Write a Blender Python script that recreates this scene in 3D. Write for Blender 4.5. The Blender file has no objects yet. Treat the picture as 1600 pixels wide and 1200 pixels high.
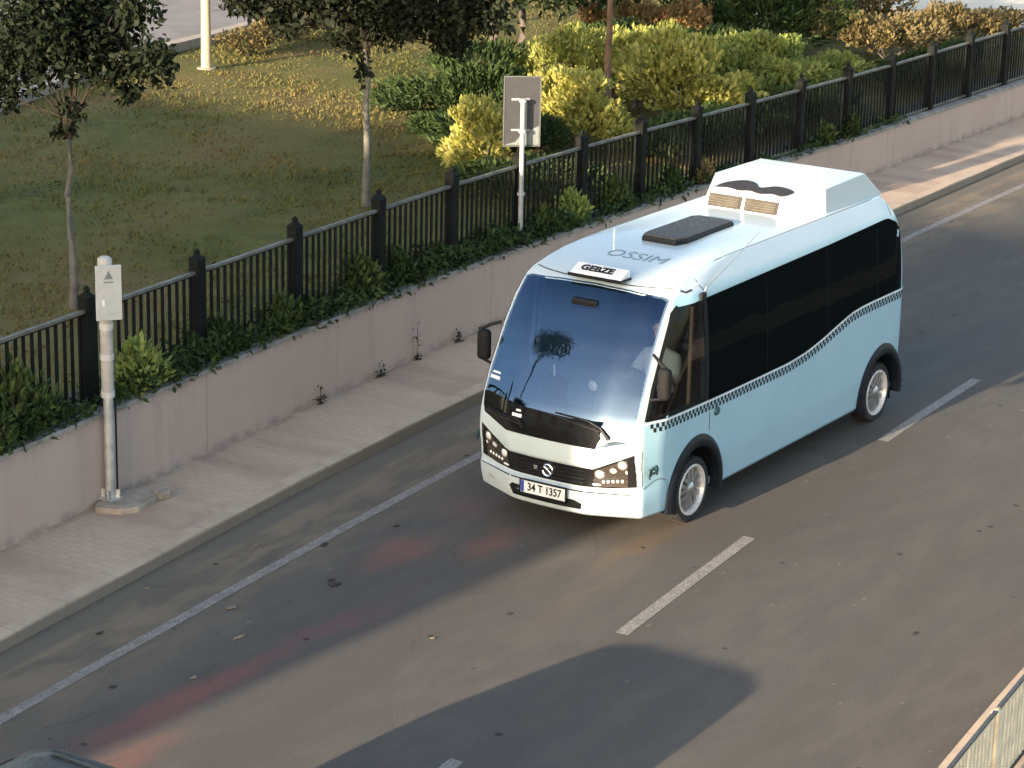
import bpy, bmesh, math, random
import numpy as np
from mathutils import Vector, Matrix
from mathutils.bvhtree import BVHTree
R = math.radians
random.seed(7)
scene = bpy.context.scene
COL = scene.collection

# ------------------------------------------------------------------ camera
def cam_axes(az, pi, ro):
    f = np.array([math.cos(pi)*math.cos(az), math.cos(pi)*math.sin(az), -math.sin(pi)])
    r = np.array([math.sin(az), -math.cos(az), 0.0]); u = np.cross(r, f)
    return r*math.cos(ro)+u*math.sin(ro), -r*math.sin(ro)+u*math.cos(ro), f
cd = bpy.data.cameras.new('camera'); cam = bpy.data.objects.new('camera', cd); COL.objects.link(cam)
r_, u_, f_ = cam_axes(0.5799994, 0.2899758, 0.0220168)
M = Matrix([[r_[i], u_[i], -f_[i], (-21.2811, -11.6960, 8.65069)[i]] for i in range(3)] + [[0, 0, 0, 1]])
cam.matrix_world = M
cd.sensor_width = 36; cd.lens = 3946.24/1600*36; cd.clip_start = 0.5; cd.clip_end = 2000
scene.camera = cam

# ------------------------------------------------------------------ world, sun, exposure
SUN_EL, SUN_AZ = R(11.5), R(176)          # the low sun stands ahead of the bus, a little to the garden side
w = bpy.data.worlds.new('World'); scene.world = w; w.use_nodes = True
nt = w.node_tree; bg = nt.nodes['Background']
sky = nt.nodes.new('ShaderNodeTexSky'); sky.sky_type = 'NISHITA'; sky.sun_disc = False
sky.sun_elevation = SUN_EL; sky.sun_rotation = R(90)-SUN_AZ
sky.dust_density = 1.6; sky.ozone_density = 0.4; sky.air_density = 0.9
nt.links.new(sky.outputs[0], bg.inputs[0]); bg.inputs[1].default_value = 0.15
sl = bpy.data.lights.new('sun', 'SUN'); sl.energy = 5.0; sl.angle = R(0.5); sl.color = (1.0, 0.80, 0.57)
so = bpy.data.objects.new('sun', sl); COL.objects.link(so)
sd = Vector((math.cos(SUN_EL)*math.cos(SUN_AZ), math.cos(SUN_EL)*math.sin(SUN_AZ), math.sin(SUN_EL)))
so.rotation_euler = sd.to_track_quat('Z', 'Y').to_euler(); so.location = (-30, 10, 20)
vs = scene.view_settings; vs.view_transform = 'Standard'; vs.look = 'None'; vs.gamma = 1; vs.exposure = 1.7
scene.render.engine = 'CYCLES'

# ------------------------------------------------------------------ materials
MATS = {}
def S(n, k, v):
    if k in n.inputs: n.inputs[k].default_value = v
def c4(c): return (c[0], c[1], c[2], 1.0)
class NB:
    """small node-building helper"""
    def __init__(s, name):
        s.m = bpy.data.materials.new(name); s.m.use_nodes = True; s.t = s.m.node_tree
        s.b = s.t.nodes['Principled BSDF']; s.out = s.t.nodes['Material Output']
        s.tc = s.t.nodes.new('ShaderNodeTexCoord')
    def n(s, typ, **kw):
        x = s.t.nodes.new(typ)
        for k, v in kw.items(): setattr(x, k, v)
        return x
    def l(s, a, b): s.t.links.new(a, b)
    def mapping(s, src, sc=(1, 1, 1), loc=(0, 0, 0), rot=(0, 0, 0)):
        m = s.n('ShaderNodeMapping'); s.l(src, m.inputs[0])
        m.inputs['Scale'].default_value = sc; m.inputs['Location'].default_value = loc; m.inputs['Rotation'].default_value = rot
        return m.outputs[0]
    def noise(s, vec, scale, detail=4, rough=.55, dist=0):
        x = s.n('ShaderNodeTexNoise'); s.l(vec, x.inputs['Vector']); S(x, 'Scale', scale); S(x, 'Detail', detail); S(x, 'Roughness', rough); S(x, 'Distortion', dist)
        return x.outputs['Fac']
    def ramp(s, fac, stops):
        x = s.n('ShaderNodeValToRGB'); s.l(fac, x.inputs[0]); e = x.color_ramp.elements
        while len(e) < len(stops): e.new(0.5)
        for i, (p, c) in enumerate(stops):
            e[i].position = p; e[i].color = c4(c) if hasattr(c, '__len__') else (c, c, c, 1)
        return x.outputs[0]
    def mix(s, fac, a, b, mode='MIX'):
        x = s.n('ShaderNodeMix'); x.data_type = 'RGBA'; x.blend_type = mode
        for v, i in ((fac, 0), (a, 6), (b, 7)):
            if isinstance(v, (int, float)): x.inputs[i].default_value = v if i == 0 else (v, v, v, 1)
            elif isinstance(v, tuple): x.inputs[i].default_value = c4(v)
            else: s.l(v, x.inputs[i])
        return x.outputs[2]
    def math(s, op, a, b=None, clamp=False):
        x = s.n('ShaderNodeMath'); x.operation = op; x.use_clamp = clamp
        for v, i in ((a, 0), (b, 1)):
            if v is None: continue
            if isinstance(v, (int, float)): x.inputs[i].default_value = v
            else: s.l(v, x.inputs[i])
        return x.outputs[0]
    def smooth(s, v, a, b, lo=0, hi=1):
        x = s.n('ShaderNodeMapRange'); x.interpolation_type = 'SMOOTHSTEP'; s.l(v, x.inputs[0])
        for i, q in ((1, a), (2, b), (3, lo), (4, hi)): x.inputs[i].default_value = q
        return x.outputs[0]
    def bump(s, h, strength, dist=.02):
        x = s.n('ShaderNodeBump'); s.l(h, x.inputs['Height']); S(x, 'Strength', strength); S(x, 'Distance', dist)
        s.l(x.outputs[0], s.b.inputs['Normal'])
    def color(s, c):
        if isinstance(c, tuple): S(s.b, 'Base Color', c4(c))
        else: s.l(c, s.b.inputs['Base Color'])

def pm(name, col, rough=.5, metal=0, spec=.5, var=.12, scale=8, bump=0, coat=0):
    """principled material with a little procedural wear"""
    if name in MATS: return MATS[name]
    b = NB(name); v = b.tc.outputs['Object']
    f = b.noise(v, scale)
    b.color(b.mix(b.smooth(f, .3, .7), tuple(x*(1-var) for x in col), tuple(min(1, x*(1+var)) for x in col)))
    S(b.b, 'Metallic', metal); S(b.b, 'Specular IOR Level', spec); S(b.b, 'Coat Weight', coat); S(b.b, 'Coat Roughness', .05)
    b.l(b.smooth(b.noise(v, scale*3), .2, .8, max(.02, rough*.8), min(1, rough*1.2)), b.b.inputs['Roughness'])
    if bump: b.bump(b.noise(v, scale*6), bump)
    MATS[name] = b.m; return b.m

def paint_mat():
    b = NB('pale_blue_paint'); v = b.tc.outputs['Object']
    sep = b.n('ShaderNodeSeparateXYZ'); b.l(v, sep.inputs[0])
    big = b.noise(v, 1.3, 3)
    c = b.mix(b.smooth(big, .3, .7), (.295, .485, .59), (.315, .51, .615))
    wz = b.math('MULTIPLY', b.math('MAXIMUM', b.math('SUBTRACT', sep.outputs[2], 1.29), 0), .57)
    fr = b.smooth(b.math('SUBTRACT', sep.outputs[0], wz), -.925, -.955)        # paler front fascia and pillars
    wh = b.math('MAXIMUM', fr, b.smooth(sep.outputs[2], 2.36, 2.44))           # paler roof
    c = b.mix(wh, c, b.mix(b.smooth(big, .3, .7), (.44, .525, .56), (.475, .56, .595)))
    # road dirt thrown up on the lowest part of the body
    low = b.smooth(sep.outputs[2], .75, .25)
    d = b.math('MULTIPLY', b.smooth(b.noise(b.mapping(v, (1, 1, 3)), 5, 6), .45, .75), low)
    c = b.mix(b.math('MULTIPLY', d, .45), c, (.42, .43, .40))
    b.color(c); S(b.b, 'Coat Weight', .35); S(b.b, 'Coat Roughness', .08)
    b.l(b.smooth(b.noise(v, 14), .2, .8, .28, .42), b.b.inputs['Roughness'])
    return b.m
PAINT = paint_mat()

def glass_mat(name, tint, gloss, rough=.01, body=None, ior=1.5, gcol=(1, 1, 1)):
    b = NB(name); t = b.t
    t.nodes.remove(b.b)
    gl = b.n('ShaderNodeBsdfGlossy'); S(gl, 'Roughness', rough); S(gl, 'Color', c4(gcol))
    if body is None:
        base = b.n('ShaderNodeBsdfTransparent'); S(base, 'Color', c4(tint))
    else:
        base = b.n('ShaderNodeBsdfDiffuse'); S(base, 'Color', c4(body))
    fr = b.n('ShaderNodeFresnel'); S(fr, 'IOR', ior)
    wv = b.noise(b.tc.outputs['Object'], 1.1, 2)
    bp = b.n('ShaderNodeBump'); S(bp, 'Strength', .12); S(bp, 'Distance', .05); b.l(wv, bp.inputs['Height'])
    b.l(bp.outputs[0], gl.inputs['Normal'])
    f = b.math('ADD', b.math('MULTIPLY', fr.outputs[0], 1.0), gloss, True)
    mx = b.n('ShaderNodeMixShader'); b.l(f, mx.inputs[0]); b.l(base.outputs[0], mx.inputs[1]); b.l(gl.outputs[0], mx.inputs[2])
    b.l(mx.outputs[0], b.out.inputs[0]); return b.m
GLASS = glass_mat('windscreen_glass', (.40, .45, .50), .10, gcol=(.42, .64, 1.0))
TINT = glass_mat('tinted_side_glass', (.12, .14, .14), .0, ior=1.25)
DARKGLASS = glass_mat('black_side_glass', None, .0, .03, (.003, .005, .006), 1.12, (.28, .33, .35))
BLACKGLOSS = glass_mat('gloss_black_panel', None, .02, .06, (.010, .010, .011))

BLACK = pm('black_plastic', (.010, .011, .013), .5, spec=.2)
RUBBER = pm('tyre_rubber', (.013, .013, .014), .85, var=.3, bump=.3)
SILVER = pm('alloy_silver', (.42, .42, .42), .32, .8)
CHROME = pm('chrome', (.75, .75, .76), .12, 1)
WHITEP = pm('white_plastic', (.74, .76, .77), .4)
INTERIOR = pm('dark_interior', (.035, .037, .04), .8)
DASH = pm('dashboard_grey', (.06, .062, .065), .7)
CREAM = pm('sunlit_cream', (.72, .68, .56), .6)
SEATF = pm('seat_fabric', (.05, .06, .10), .9, scale=20)
IRON = pm('fence_iron', (.006, .0075, .007), .7, 0, .15, var=.35, scale=5)
RAILTOP = pm('light_catching_rail', (.13, .125, .105), .6, .0, .3, var=.3, scale=6)  # rails coloured lighter than the posts for the light they catch
GALV = pm('galvanised_steel', (.47, .48, .47), .45, .4, var=.2)
CONC = pm('concrete', (.33, .275, .215), .9, var=.22, scale=5, bump=.5)
BARK = pm('bark', (.10, .085, .068), .9, var=.35, scale=9, bump=.8)
PALEBARK = pm('young_pale_bark', (.13, .125, .105), .9, var=.25, scale=6, bump=.5)
TERR = pm('rusty_bark', (.14, .085, .05), .9, var=.25, scale=6, bump=.5)

# ------------------------------------------------------------------ geometry helpers
def tag(o, label=None, cat=None, group=None, kind=None):
    if label: o['label'] = label
    if cat: o['category'] = cat
    if group: o['group'] = group
    if kind: o['kind'] = kind
    return o
def link(name, me, mat=None, parent=None, loc=None):
    o = bpy.data.objects.new(name, me); COL.objects.link(o)
    if mat and not me.materials: me.materials.append(mat)
    if parent: o.parent = parent
    if loc is not None: o.location = loc
    return o
def empty(name, loc, rz=0):
    o = bpy.data.objects.new(name, None); COL.objects.link(o); o.location = loc; o.rotation_euler.z = rz
    o.empty_display_size = .2; return o
def npmesh(name, V, F, uv=None, smooth=False):
    me = bpy.data.meshes.new(name); V = np.asarray(V, np.float32); F = np.asarray(F, np.int32)
    k = F.shape[1]; me.vertices.add(len(V)); me.vertices.foreach_set('co', V.ravel())
    me.loops.add(F.size); me.loops.foreach_set('vertex_index', F.ravel())
    me.polygons.add(len(F)); me.polygons.foreach_set('loop_start', np.arange(len(F), dtype=np.int32)*k)
    if uv is not None:
        l = me.uv_layers.new(name='UVMap'); l.data.foreach_set('uv', np.asarray(uv, np.float32)[F.ravel()].ravel())
    me.update(calc_edges=True); me.validate()
    if smooth: me.shade_smooth()
    return me
class MB:
    """collects simple solids in one mesh"""
    def __init__(s): s.v = []; s.f = []
    def add(s, V, F):
        k = len(s.v); s.v += [tuple(p) for p in V]; s.f += [tuple(i+k for i in f) for f in F]; return s
    def box(s, x0, x1, y0, y1, z0, z1, mat=None):
        V = [(x, y, z) for x in (x0, x1) for y in (y0, y1) for z in (z0, z1)]
        if mat is not None: V = [mat @ Vector(p) for p in V]
        return s.add(V, [(0, 1, 3, 2), (4, 6, 7, 5), (0, 4, 5, 1), (2, 3, 7, 6), (0, 2, 6, 4), (1, 5, 7, 3)])
    def tube(s, pts, rad, n=10, cap=True):
        pts = [Vector(p) for p in pts]; rads = rad if hasattr(rad, '__len__') else [rad]*len(pts)
        rings = []
        up = Vector((0, 0, 1))
        for i, p in enumerate(pts):
            d = (pts[min(i+1, len(pts)-1)]-pts[max(i-1, 0)]).normalized()
            a = d.cross(up)
            if a.length < .05: a = d.cross(Vector((1, 0, 0)))
            a.normalize(); b = d.cross(a)
            rings.append([p+(a*math.cos(2*math.pi*k/n)+b*math.sin(2*math.pi*k/n))*rads[i] for k in range(n)])
        V = [q for r in rings for q in r]
        F = [(i*n+k, i*n+(k+1) % n, (i+1)*n+(k+1) % n, (i+1)*n+k) for i in range(len(pts)-1) for k in range(n)]
        if cap: F += [tuple(range(n))[::-1], tuple(range((len(pts)-1)*n, len(pts)*n))]
        return s.add(V, F)
    def lathe(s, prof, axis='y', n=40, c=(0, 0, 0)):
        V = []
        for (r, h) in prof:
            for k in range(n):
                a = 2*math.pi*k/n
                p = {'y': (r*math.cos(a), h, r*math.sin(a)), 'z': (r*math.cos(a), r*math.sin(a), h), 'x': (h, r*math.cos(a), r*math.sin(a))}[axis]
                V.append((p[0]+c[0], p[1]+c[1], p[2]+c[2]))
        F = [(i*n+k, i*n+(k+1) % n, (i+1)*n+(k+1) % n, (i+1)*n+k) for i in range(len(prof)-1) for k in range(n)]
        return s.add(V, F)
    def build(s, name, mat, parent=None, loc=None, bevel=0, smooth=None, seg=2):
        me = bpy.data.meshes.new(name); bm = bmesh.new()
        vs_ = [bm.verts.new(p) for p in s.v]
        for f in s.f:
            try: bm.faces.new([vs_[i] for i in f])
            except ValueError: pass
        bmesh.ops.recalc_face_normals(bm, faces=bm.faces[:])
        if bevel:
            es = [e for e in bm.edges if len(e.link_faces) == 2 and e.calc_face_angle(0) > .5]
            bmesh.ops.bevel(bm, geom=es, offset=bevel, segments=seg, affect='EDGES', profile=.5, clamp_overlap=True)
        bm.to_mesh(me); bm.free()
        if smooth: me.shade_smooth(); me.set_sharp_from_angle(angle=R(smooth))
        return link(name, me, mat, parent, loc)
def poly_extrude(name, pts, z0, z1, mat, parent=None, bevel=0):
    """horizontal outline given a thickness"""
    n = len(pts); V = [(x, y, z0) for x, y in pts]+[(x, y, z1) for x, y in pts]
    F = [tuple(range(n))[::-1], tuple(range(n, 2*n))]+[(i, (i+1) % n, n+(i+1) % n, n+i) for i in range(n)]
    return MB().add(V, F).build(name, mat, parent, bevel=bevel)
def text_mesh(s, size, ext=.004, bold=0):
    cu = bpy.data.curves.new('txt', 'FONT'); cu.body = s; cu.size = size; cu.extrude = ext; cu.offset = bold
    cu.align_x = 'CENTER'; cu.align_y = 'CENTER'; cu.resolution_u = 3
    o = bpy.data.objects.new('txt', cu); COL.objects.link(o); bpy.context.view_layer.update()
    me = bpy.data.meshes.new_from_object(o.evaluated_get(bpy.context.evaluated_depsgraph_get()))
    bpy.data.objects.remove(o); return me
def catmull(P, n=8):
    P = [np.array(p, float) for p in P]; P = [2*P[0]-P[1]]+P+[2*P[-1]-P[-2]]; out = []
    for i in range(1, len(P)-2):
        for k in range(n):
            t = k/n; a, b, c, d = P[i-1:i+3]
            out.append(.5*((2*b)+(-a+c)*t+(2*a-5*b+4*c-d)*t*t+(-a+3*b-3*c+d)*t**3))
    out.append(P[-2]); return out

# ------------------------------------------------------------------ curves of the street (metres, x along the road)
def curve(pts):
    P = np.array(pts, float)
    xs = np.arange(P[0, 0], P[-1, 0]+.01, .25); y = np.interp(xs, P[:, 0], P[:, 1])
    k = np.ones(13)/13; yp = np.convolve(np.pad(y, 6, mode='edge'), k, 'valid'); yp[:6] = y[:6]; yp[-6:] = y[-6:]
    return lambda x: np.interp(x, xs, yp)
kerb_y = curve([(-40, -.8), (-14, 2.3), (-6.6, 3.2), (-1.9, 3.76), (2.1, 4.12), (12.7, 4.47), (19.75, 4.66), (45, 5.0), (80, 4)])
edge_y = curve([(-40, -2), (-14, 1.42), (-7.63, 2.2), (-2.7, 2.7), (.51, 2.98), (7, 3.42), (13.37, 3.74), (17.8, 3.83), (45, 4.1), (80, 3)])
wall_y = curve([(-40, .8), (-14, 3.7), (-5, 4.78), (-2.5, 5.02), (.6, 5.33), (4.4, 5.64), (10, 5.86), (16.7, 6.0), (23.2, 6.1), (45, 6.4), (80, 5.5)])
lane_y = curve([(-40, -5.5), (-14, -2.1), (-6.1, -1.28), (-3, -.95), (-.1, -.67), (3.6, -.35), (6.7, -.2), (13, .0), (45, .4), (80, -.6)])
near_y = curve([(-40, -9.5), (-14, -5.7), (-4.1, -4.55), (-1.84, -4.3), (5, -3.8), (15, -3.4), (45, -3.1), (80, -4)])
wall_top = lambda x: np.interp(x, [-40, 0, 4, 16.7, 23, 60], [1.13, 1.06, 1.03, .82, .77, .6])
gz = lambda x: wall_top(x)-.05

def strip(name, ya, yb, x0, x1, za, zb, mat, dx=.5, nv=1, label=None, kind='structure', parent=None):
    xs = np.arange(x0, x1+1e-6, dx); V = []; UV = []
    for x in xs:
        a, b = float(ya(x)), float(yb(x)); z0 = za(x) if callable(za) else za; z1 = zb(x) if callable(zb) else zb
        for j in range(nv+1):
            t = j/nv; V.append((x, a+(b-a)*t, z0+(z1-z0)*t)); UV.append((x, abs(b-a)*t))
    k = nv+1; F = [(i*k+j, (i+1)*k+j, (i+1)*k+j+1, i*k+j+1) for i in range(len(xs)-1) for j in range(nv)]
    o = link(name, npmesh(name, V, F, UV), mat, parent)
    if kind: o['kind'] = kind
    return o
def bar(name, y0, y1, x0, x1, z0, z1, mat, parent=None, dx=.5, kind=None):
    """solid strip following the road between two y curves"""
    xs = np.arange(x0, x1+1e-6, dx); V = []
    for x in xs:
        a, b = float(y0(x)), float(y1(x)); zl = z0(x) if callable(z0) else z0; zh = z1(x) if callable(z1) else z1
        V += [(x, a, zl), (x, a, zh), (x, b, zh), (x, b, zl)]
    F = [(i*4+j, (i+1)*4+j, (i+1)*4+(j+1) % 4, i*4+(j+1) % 4) for i in range(len(xs)-1) for j in range(4)]
    F += [(0, 1, 2, 3), tuple(len(V)-4+j for j in (3, 2, 1, 0))]
    o = MB().add(V, F).build(name, mat, parent)
    if kind: o['kind'] = kind
    return o

# ------------------------------------------------------------------ ground materials
def asphalt():
    b = NB('asphalt'); v = b.tc.outputs['Object']; uv = b.tc.outputs['UV']
    su = b.n('ShaderNodeSeparateXYZ'); b.l(uv, su.inputs[0]); d = su.outputs[1]     # distance from the left kerb
    fine = b.noise(v, 55, 3, .7); mid = b.noise(b.mapping(v, (.6, 1.6, 1)), 2.2, 6, .6); big = b.noise(b.mapping(v, (.25, .9, 1)), .7, 3)
    c = b.mix(b.smooth(fine, .3, .72), (.072, .064, .056), (.106, .094, .082))
    c = b.mix(b.smooth(mid, .35, .72), c, (.106, .094, .080))
    c = b.mix(b.math('MULTIPLY', b.smooth(big, .42, .62), .55), c, (.078, .070, .064))
    # wheel paths, a little browner and smoother
    for c0, wd in ((3.0, .35), (4.75, .35), (6.6, .4)):
        q = b.math('ABSOLUTE', b.math('SUBTRACT', d, c0))
        c = b.mix(b.math('MULTIPLY', b.smooth(q, wd, 0), .28), c, (.078, .067, .054))
    # tan dust that gathers between the kerb and the edge line
    edge = b.math('ADD', b.smooth(d, 1.75, .45), b.math('MULTIPLY', b.smooth(d, .5, .05), .5))
    dn = b.smooth(b.noise(b.mapping(v, (.55, 1.5, 1), rot=(0, 0, -.13)), 1.9, 7, .62, .6), .36, .64)
    c = b.mix(b.math('MULTIPLY', b.math('MULTIPLY', edge, b.math('ADD', b.math('MULTIPLY', dn, .7), .3)), .95, True), c, (.20, .158, .108))
    c = b.mix(b.math('MULTIPLY', b.smooth(d, .36, .26), b.smooth(b.noise(v, 1.7, 5), .25, .5, .55, .9)), c, (.125, .112, .092))
    # brown tyre smears and faded red stains with their own shapes
    wob = b.n('ShaderNodeTexNoise'); b.l(v, wob.inputs['Vector']); S(wob, 'Scale', 1.4); S(wob, 'Detail', 3)
    vw = b.n('ShaderNodeVectorMath'); vw.operation = 'MULTIPLY_ADD'; b.l(wob.outputs['Color'], vw.inputs[0]); vw.inputs[1].default_value = (.9, .5, 0); b.l(v, vw.inputs[2])
    for (x, y, rx, ry, col, a) in ((-6.4, 1.25, 1.5, .22, (.27, .085, .065), 0.450), (-4.6, 1.2, 1.6, .22, (.20, .075, .07), 0.300), (-2.5, 1.9, .75, .3, (.28, .10, .075), 0.360), (-1.7, 1.3, .7, .35, (.27, .11, .075), 0.360),
                                 (-1.0, 2.1, .5, .45, (.19, .09, .08), 0.330), (-.9, .1, 1.1, .22, (.155, .098, .052), 0.480), (-2.3, -.15, 1.6, .14, (.13, .10, .065), 0.360),
                                 (-7.6, .9, .8, .3, (.27, .10, .07), 0.360)):
        m = b.n('ShaderNodeVectorMath'); m.operation = 'LENGTH'
        b.l(b.mapping(vw.outputs[0], (1/rx, 1/ry, 0), (-(x+.45)/rx, -(y+.25)/ry, 0)), m.inputs[0])
        c = b.mix(b.math('MULTIPLY', b.smooth(m.outputs['Value'], 1.15, .1), a), c, col)
    # pale crumbs and dark spots
    vo = b.n('ShaderNodeTexVoronoi'); b.l(v, vo.inputs['Vector']); S(vo, 'Scale', 1.9)
    sp = b.math('MULTIPLY', b.smooth(vo.outputs['Distance'], .085, .05), b.math('GREATER_THAN', b.noise(v, 6.3, 0), .5))
    c = b.mix(b.math('MULTIPLY', sp, .8), c, (.022, .020, .020))
    vo2 = b.n('ShaderNodeTexVoronoi'); b.l(b.mapping(v, (.8, 2.0, 1), (3.3, 1.7, 0), (0, 0, .4)), vo2.inputs['Vector']); S(vo2, 'Scale', 2.0)
    sp2 = b.math('MULTIPLY', b.smooth(vo2.outputs['Distance'], .10, .04), b.math('GREATER_THAN', b.noise(v, 5.1, 0), .53))
    c = b.mix(b.math('MULTIPLY', sp2, .5), c, (.20, .175, .14))
    # hairline cracks
    cr = b.n('ShaderNodeTexVoronoi'); cr.feature = 'DISTANCE_TO_EDGE'; b.l(vw.outputs[0], cr.inputs['Vector']); S(cr, 'Scale', .55)
    crk = b.math('MULTIPLY', b.smooth(cr.outputs['Distance'], .010, .002), b.smooth(b.noise(v, .6, 2), .52, .6))
    c = b.mix(b.math('MULTIPLY', crk, .22), c, (.03, .028, .028))
    b.color(c); S(b.b, 'Roughness', .88); S(b.b, 'Specular IOR Level', .3); b.bump(fine, .35, .01)
    return b.m
def pave_mat():
    b = NB('sidewalk_paving'); uv = b.tc.outputs['UV']; v = b.tc.outputs['Object']
    br = b.n('ShaderNodeTexBrick'); b.l(b.mapping(uv, (1, 1, 1), rot=(0, 0, R(90))), br.inputs['Vector'])
    S(br, 'Scale', 1.0); S(br, 'Brick Width', .20); S(br, 'Row Height', .10); S(br, 'Mortar Size', .006); S(br, 'Mortar Smooth', .3)
    S(br, 'Color1', (.50, .375, .275, 1)); S(br, 'Color2', (.465, .35, .255, 1)); S(br, 'Mortar', (.39, .295, .215, 1))
    band = b.noise(b.mapping(uv, (.9, .12, 1)), .8, 3)
    c = b.mix(b.math('MULTIPLY', b.smooth(band, .45, .62), .55), br.outputs[0], (.30, .20, .155))
    c = b.mix(b.math('MULTIPLY', b.smooth(b.noise(v, 1.6, 6), .5, .75), .45), c, (.50, .40, .30))
    c = b.mix(b.math('MULTIPLY', b.smooth(b.noise(v, 9, 4), .6, .8), .4), c, (.17, .15, .13))
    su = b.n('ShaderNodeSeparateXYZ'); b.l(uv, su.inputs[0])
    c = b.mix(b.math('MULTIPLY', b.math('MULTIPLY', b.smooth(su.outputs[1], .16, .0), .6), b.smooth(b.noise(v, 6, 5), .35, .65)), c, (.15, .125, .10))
    b.color(c); S(b.b, 'Roughness', .92); b.bump(br.outputs['Fac'], -.3, .006)
    return b.m
def wall_mat():
    b = NB('painted_render'); v = b.tc.outputs['Object']
    n = b.noise(v, .7, 5); c = b.mix(b.smooth(n, .3, .7), (.44, .33, .275), (.475, .365, .305))
    c = b.mix(b.math('MULTIPLY', b.smooth(b.noise(b.mapping(v, (3.2, 3.2, .35)), 1.4, 5), .5, .72), .35), c, (.32, .25, .215))
    sep = b.n('ShaderNodeSeparateXYZ'); b.l(v, sep.inputs[0])
    top = b.math('MULTIPLY', b.smooth(sep.outputs[2], .85, 1.1), b.smooth(b.noise(b.mapping(v, (5, 5, .3)), 2, 3), .35, .6))
    c = b.mix(b.math('MULTIPLY', top, .35), c, (.15, .135, .12))
    c = b.mix(b.math('MULTIPLY', b.smooth(sep.outputs[2], .24, .12), b.smooth(b.noise(v, 5, 5), .35, .7, 0, .65)), c, (.15, .12, .10))
    # expansion joints
    wv = b.math('ABSOLUTE', b.math('SUBTRACT', b.math('FRACT', b.math('MULTIPLY', b.math('ADD', sep.outputs[0], -1.55), 1/6.2)), .5))
    b_ = b.smooth(wv, .0022, .0012)
    c = b.mix(b.math('MULTIPLY', b_, .4), c, (.14, .12, .10))
    b.color(c); S(b.b, 'Roughness', .93); b.bump(b.noise(v, 30, 4), .25, .01); return b.m
def kerb_mat():
    b = NB('kerb_concrete'); v = b.tc.outputs['Object']
    c = b.mix(b.smooth(b.noise(v, 3, 6), .3, .7), (.40, .31, .23), (.48, .375, .28))
    sep = b.n('ShaderNodeSeparateXYZ'); b.l(v, sep.inputs[0])
    j = b.math('ABSOLUTE', b.math('SUBTRACT', b.math('FRACT', b.math('MULTIPLY', sep.outputs[0], 1/.75)), .5))
    c = b.mix(b.math('MULTIPLY', b.smooth(j, .014, .006), .45), c, (.16, .14, .12))
    c = b.mix(b.math('MULTIPLY', b.smooth(sep.outputs[2], .112, .095), .75), c, (.15, .13, .105))   # kerb face darker below the top edge
    b.color(c); S(b.b, 'Roughness', .92); b.bump(b.noise(v, 25, 4), .4, .01); return b.m
def line_mat():
    b = NB('worn_road_paint'); v = b.tc.outputs['Object']
    w1 = b.smooth(b.noise(v, 9, 6, .7), .40, .60); w2 = b.smooth(b.noise(v, 45, 3, .7), .34, .58)
    m = b.math('MULTIPLY', b.math('ADD', b.math('MULTIPLY', w1, .5), .5), w2)
    b.color(b.mix(m, (.12, .11, .10), (.29, .265, .235))); S(b.b, 'Roughness', .8); return b.m
def lawn_mat(name='lawn_soil', mul=1.0):
    b = NB(name); v = b.tc.outputs['Object']
    n1 = b.noise(b.mapping(v, (.5, 1, 1), rot=(0, 0, .3)), .35, 4, .55, .5); n2 = b.noise(v, 2.2, 6, .65); n3 = b.noise(v, 16, 4, .7)
    c = b.ramp(n1, [(.32, (.058*mul, .070*mul, .020*mul)), (.44, (.098*mul, .096*mul, .028*mul)), (.56, (.135*mul, .108*mul, .040*mul)), (.72, (.165*mul, .118*mul, .052*mul))])
    c = b.mix(b.math('MULTIPLY', b.smooth(n2, .42, .68), .6), c, (.135*mul, .140*mul, .040*mul))
    c = b.mix(b.math('MULTIPLY', b.smooth(n3, .4, .7), .35), c, (.135*mul, .122*mul, .050*mul))
    b.color(c); S(b.b, 'Roughness', .95); S(b.b, 'Specular IOR Level', .1); b.bump(b.math('ADD', n3, n2), .8, .05); return b.m
ASPH, PAVE, WALL, KERB, LINE, LAWN = asphalt(), pave_mat(), wall_mat(), kerb_mat(), line_mat(), lawn_mat()
SOIL = pm('planting_soil', (.055, .045, .032), .95, var=.4, scale=7, bump=.8)
FARROAD = pm('far_road_asphalt', (.19, .165, .15), .9, var=.12, scale=1.5, bump=.2)
PALEPAVE = pm('pale_stone_paving', (.62, .55, .45), .85, var=.08, scale=3)

# ------------------------------------------------------------------ ground, road, pavement
V = [(-400, -400, -.35), (400, -400, -.35), (400, 400, -.35), (-400, 400, -.35)]
tag(link('ground', npmesh('ground', V, [(0, 1, 2, 3)]), pm('far_ground', (.10, .09, .07), .95, var=.3, scale=.3)), kind='structure')
strip('road', kerb_y, near_y, -40, 80, 0, 0, ASPH, nv=6)
KW = .17
bar('kerb', kerb_y, lambda x: kerb_y(x)+KW, -40, 80, -.2, lambda x: .125+.006*math.sin(x*3.1), KERB, kind='structure')
strip('sidewalk', lambda x: wall_y(x)+.02, lambda x: kerb_y(x)+KW-.002, -40, 80, .119, .115, PAVE, dx=.25, nv=2)
bar('near_kerb', lambda x: near_y(x)-.14, near_y, -40, 80, -.2, .12, KERB, kind='structure')
strip('near_sidewalk', lambda x: near_y(x)-.138, lambda x: near_y(x)-1.35, -40, 80, .116, .116, PAVE, dx=.25)
# painted markings
strip('edge_line', lambda x: edge_y(x)+.06, lambda x: edge_y(x)-.06, -40, 80, .004, .004, LINE, dx=.25)
for i, x0 in enumerate((-22.8, -16.2, -9.4, -3.0, 3.65, 10.25, 16.85, 23.4, 30)):
    x1 = x0+(2.95 if x0 != -9.4 else 3.35)
    strip('lane_dash', lambda x: lane_y(x)+.065, lambda x: lane_y(x)-.065, x0, x1, .004, .004, LINE, dx=.05)

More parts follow.
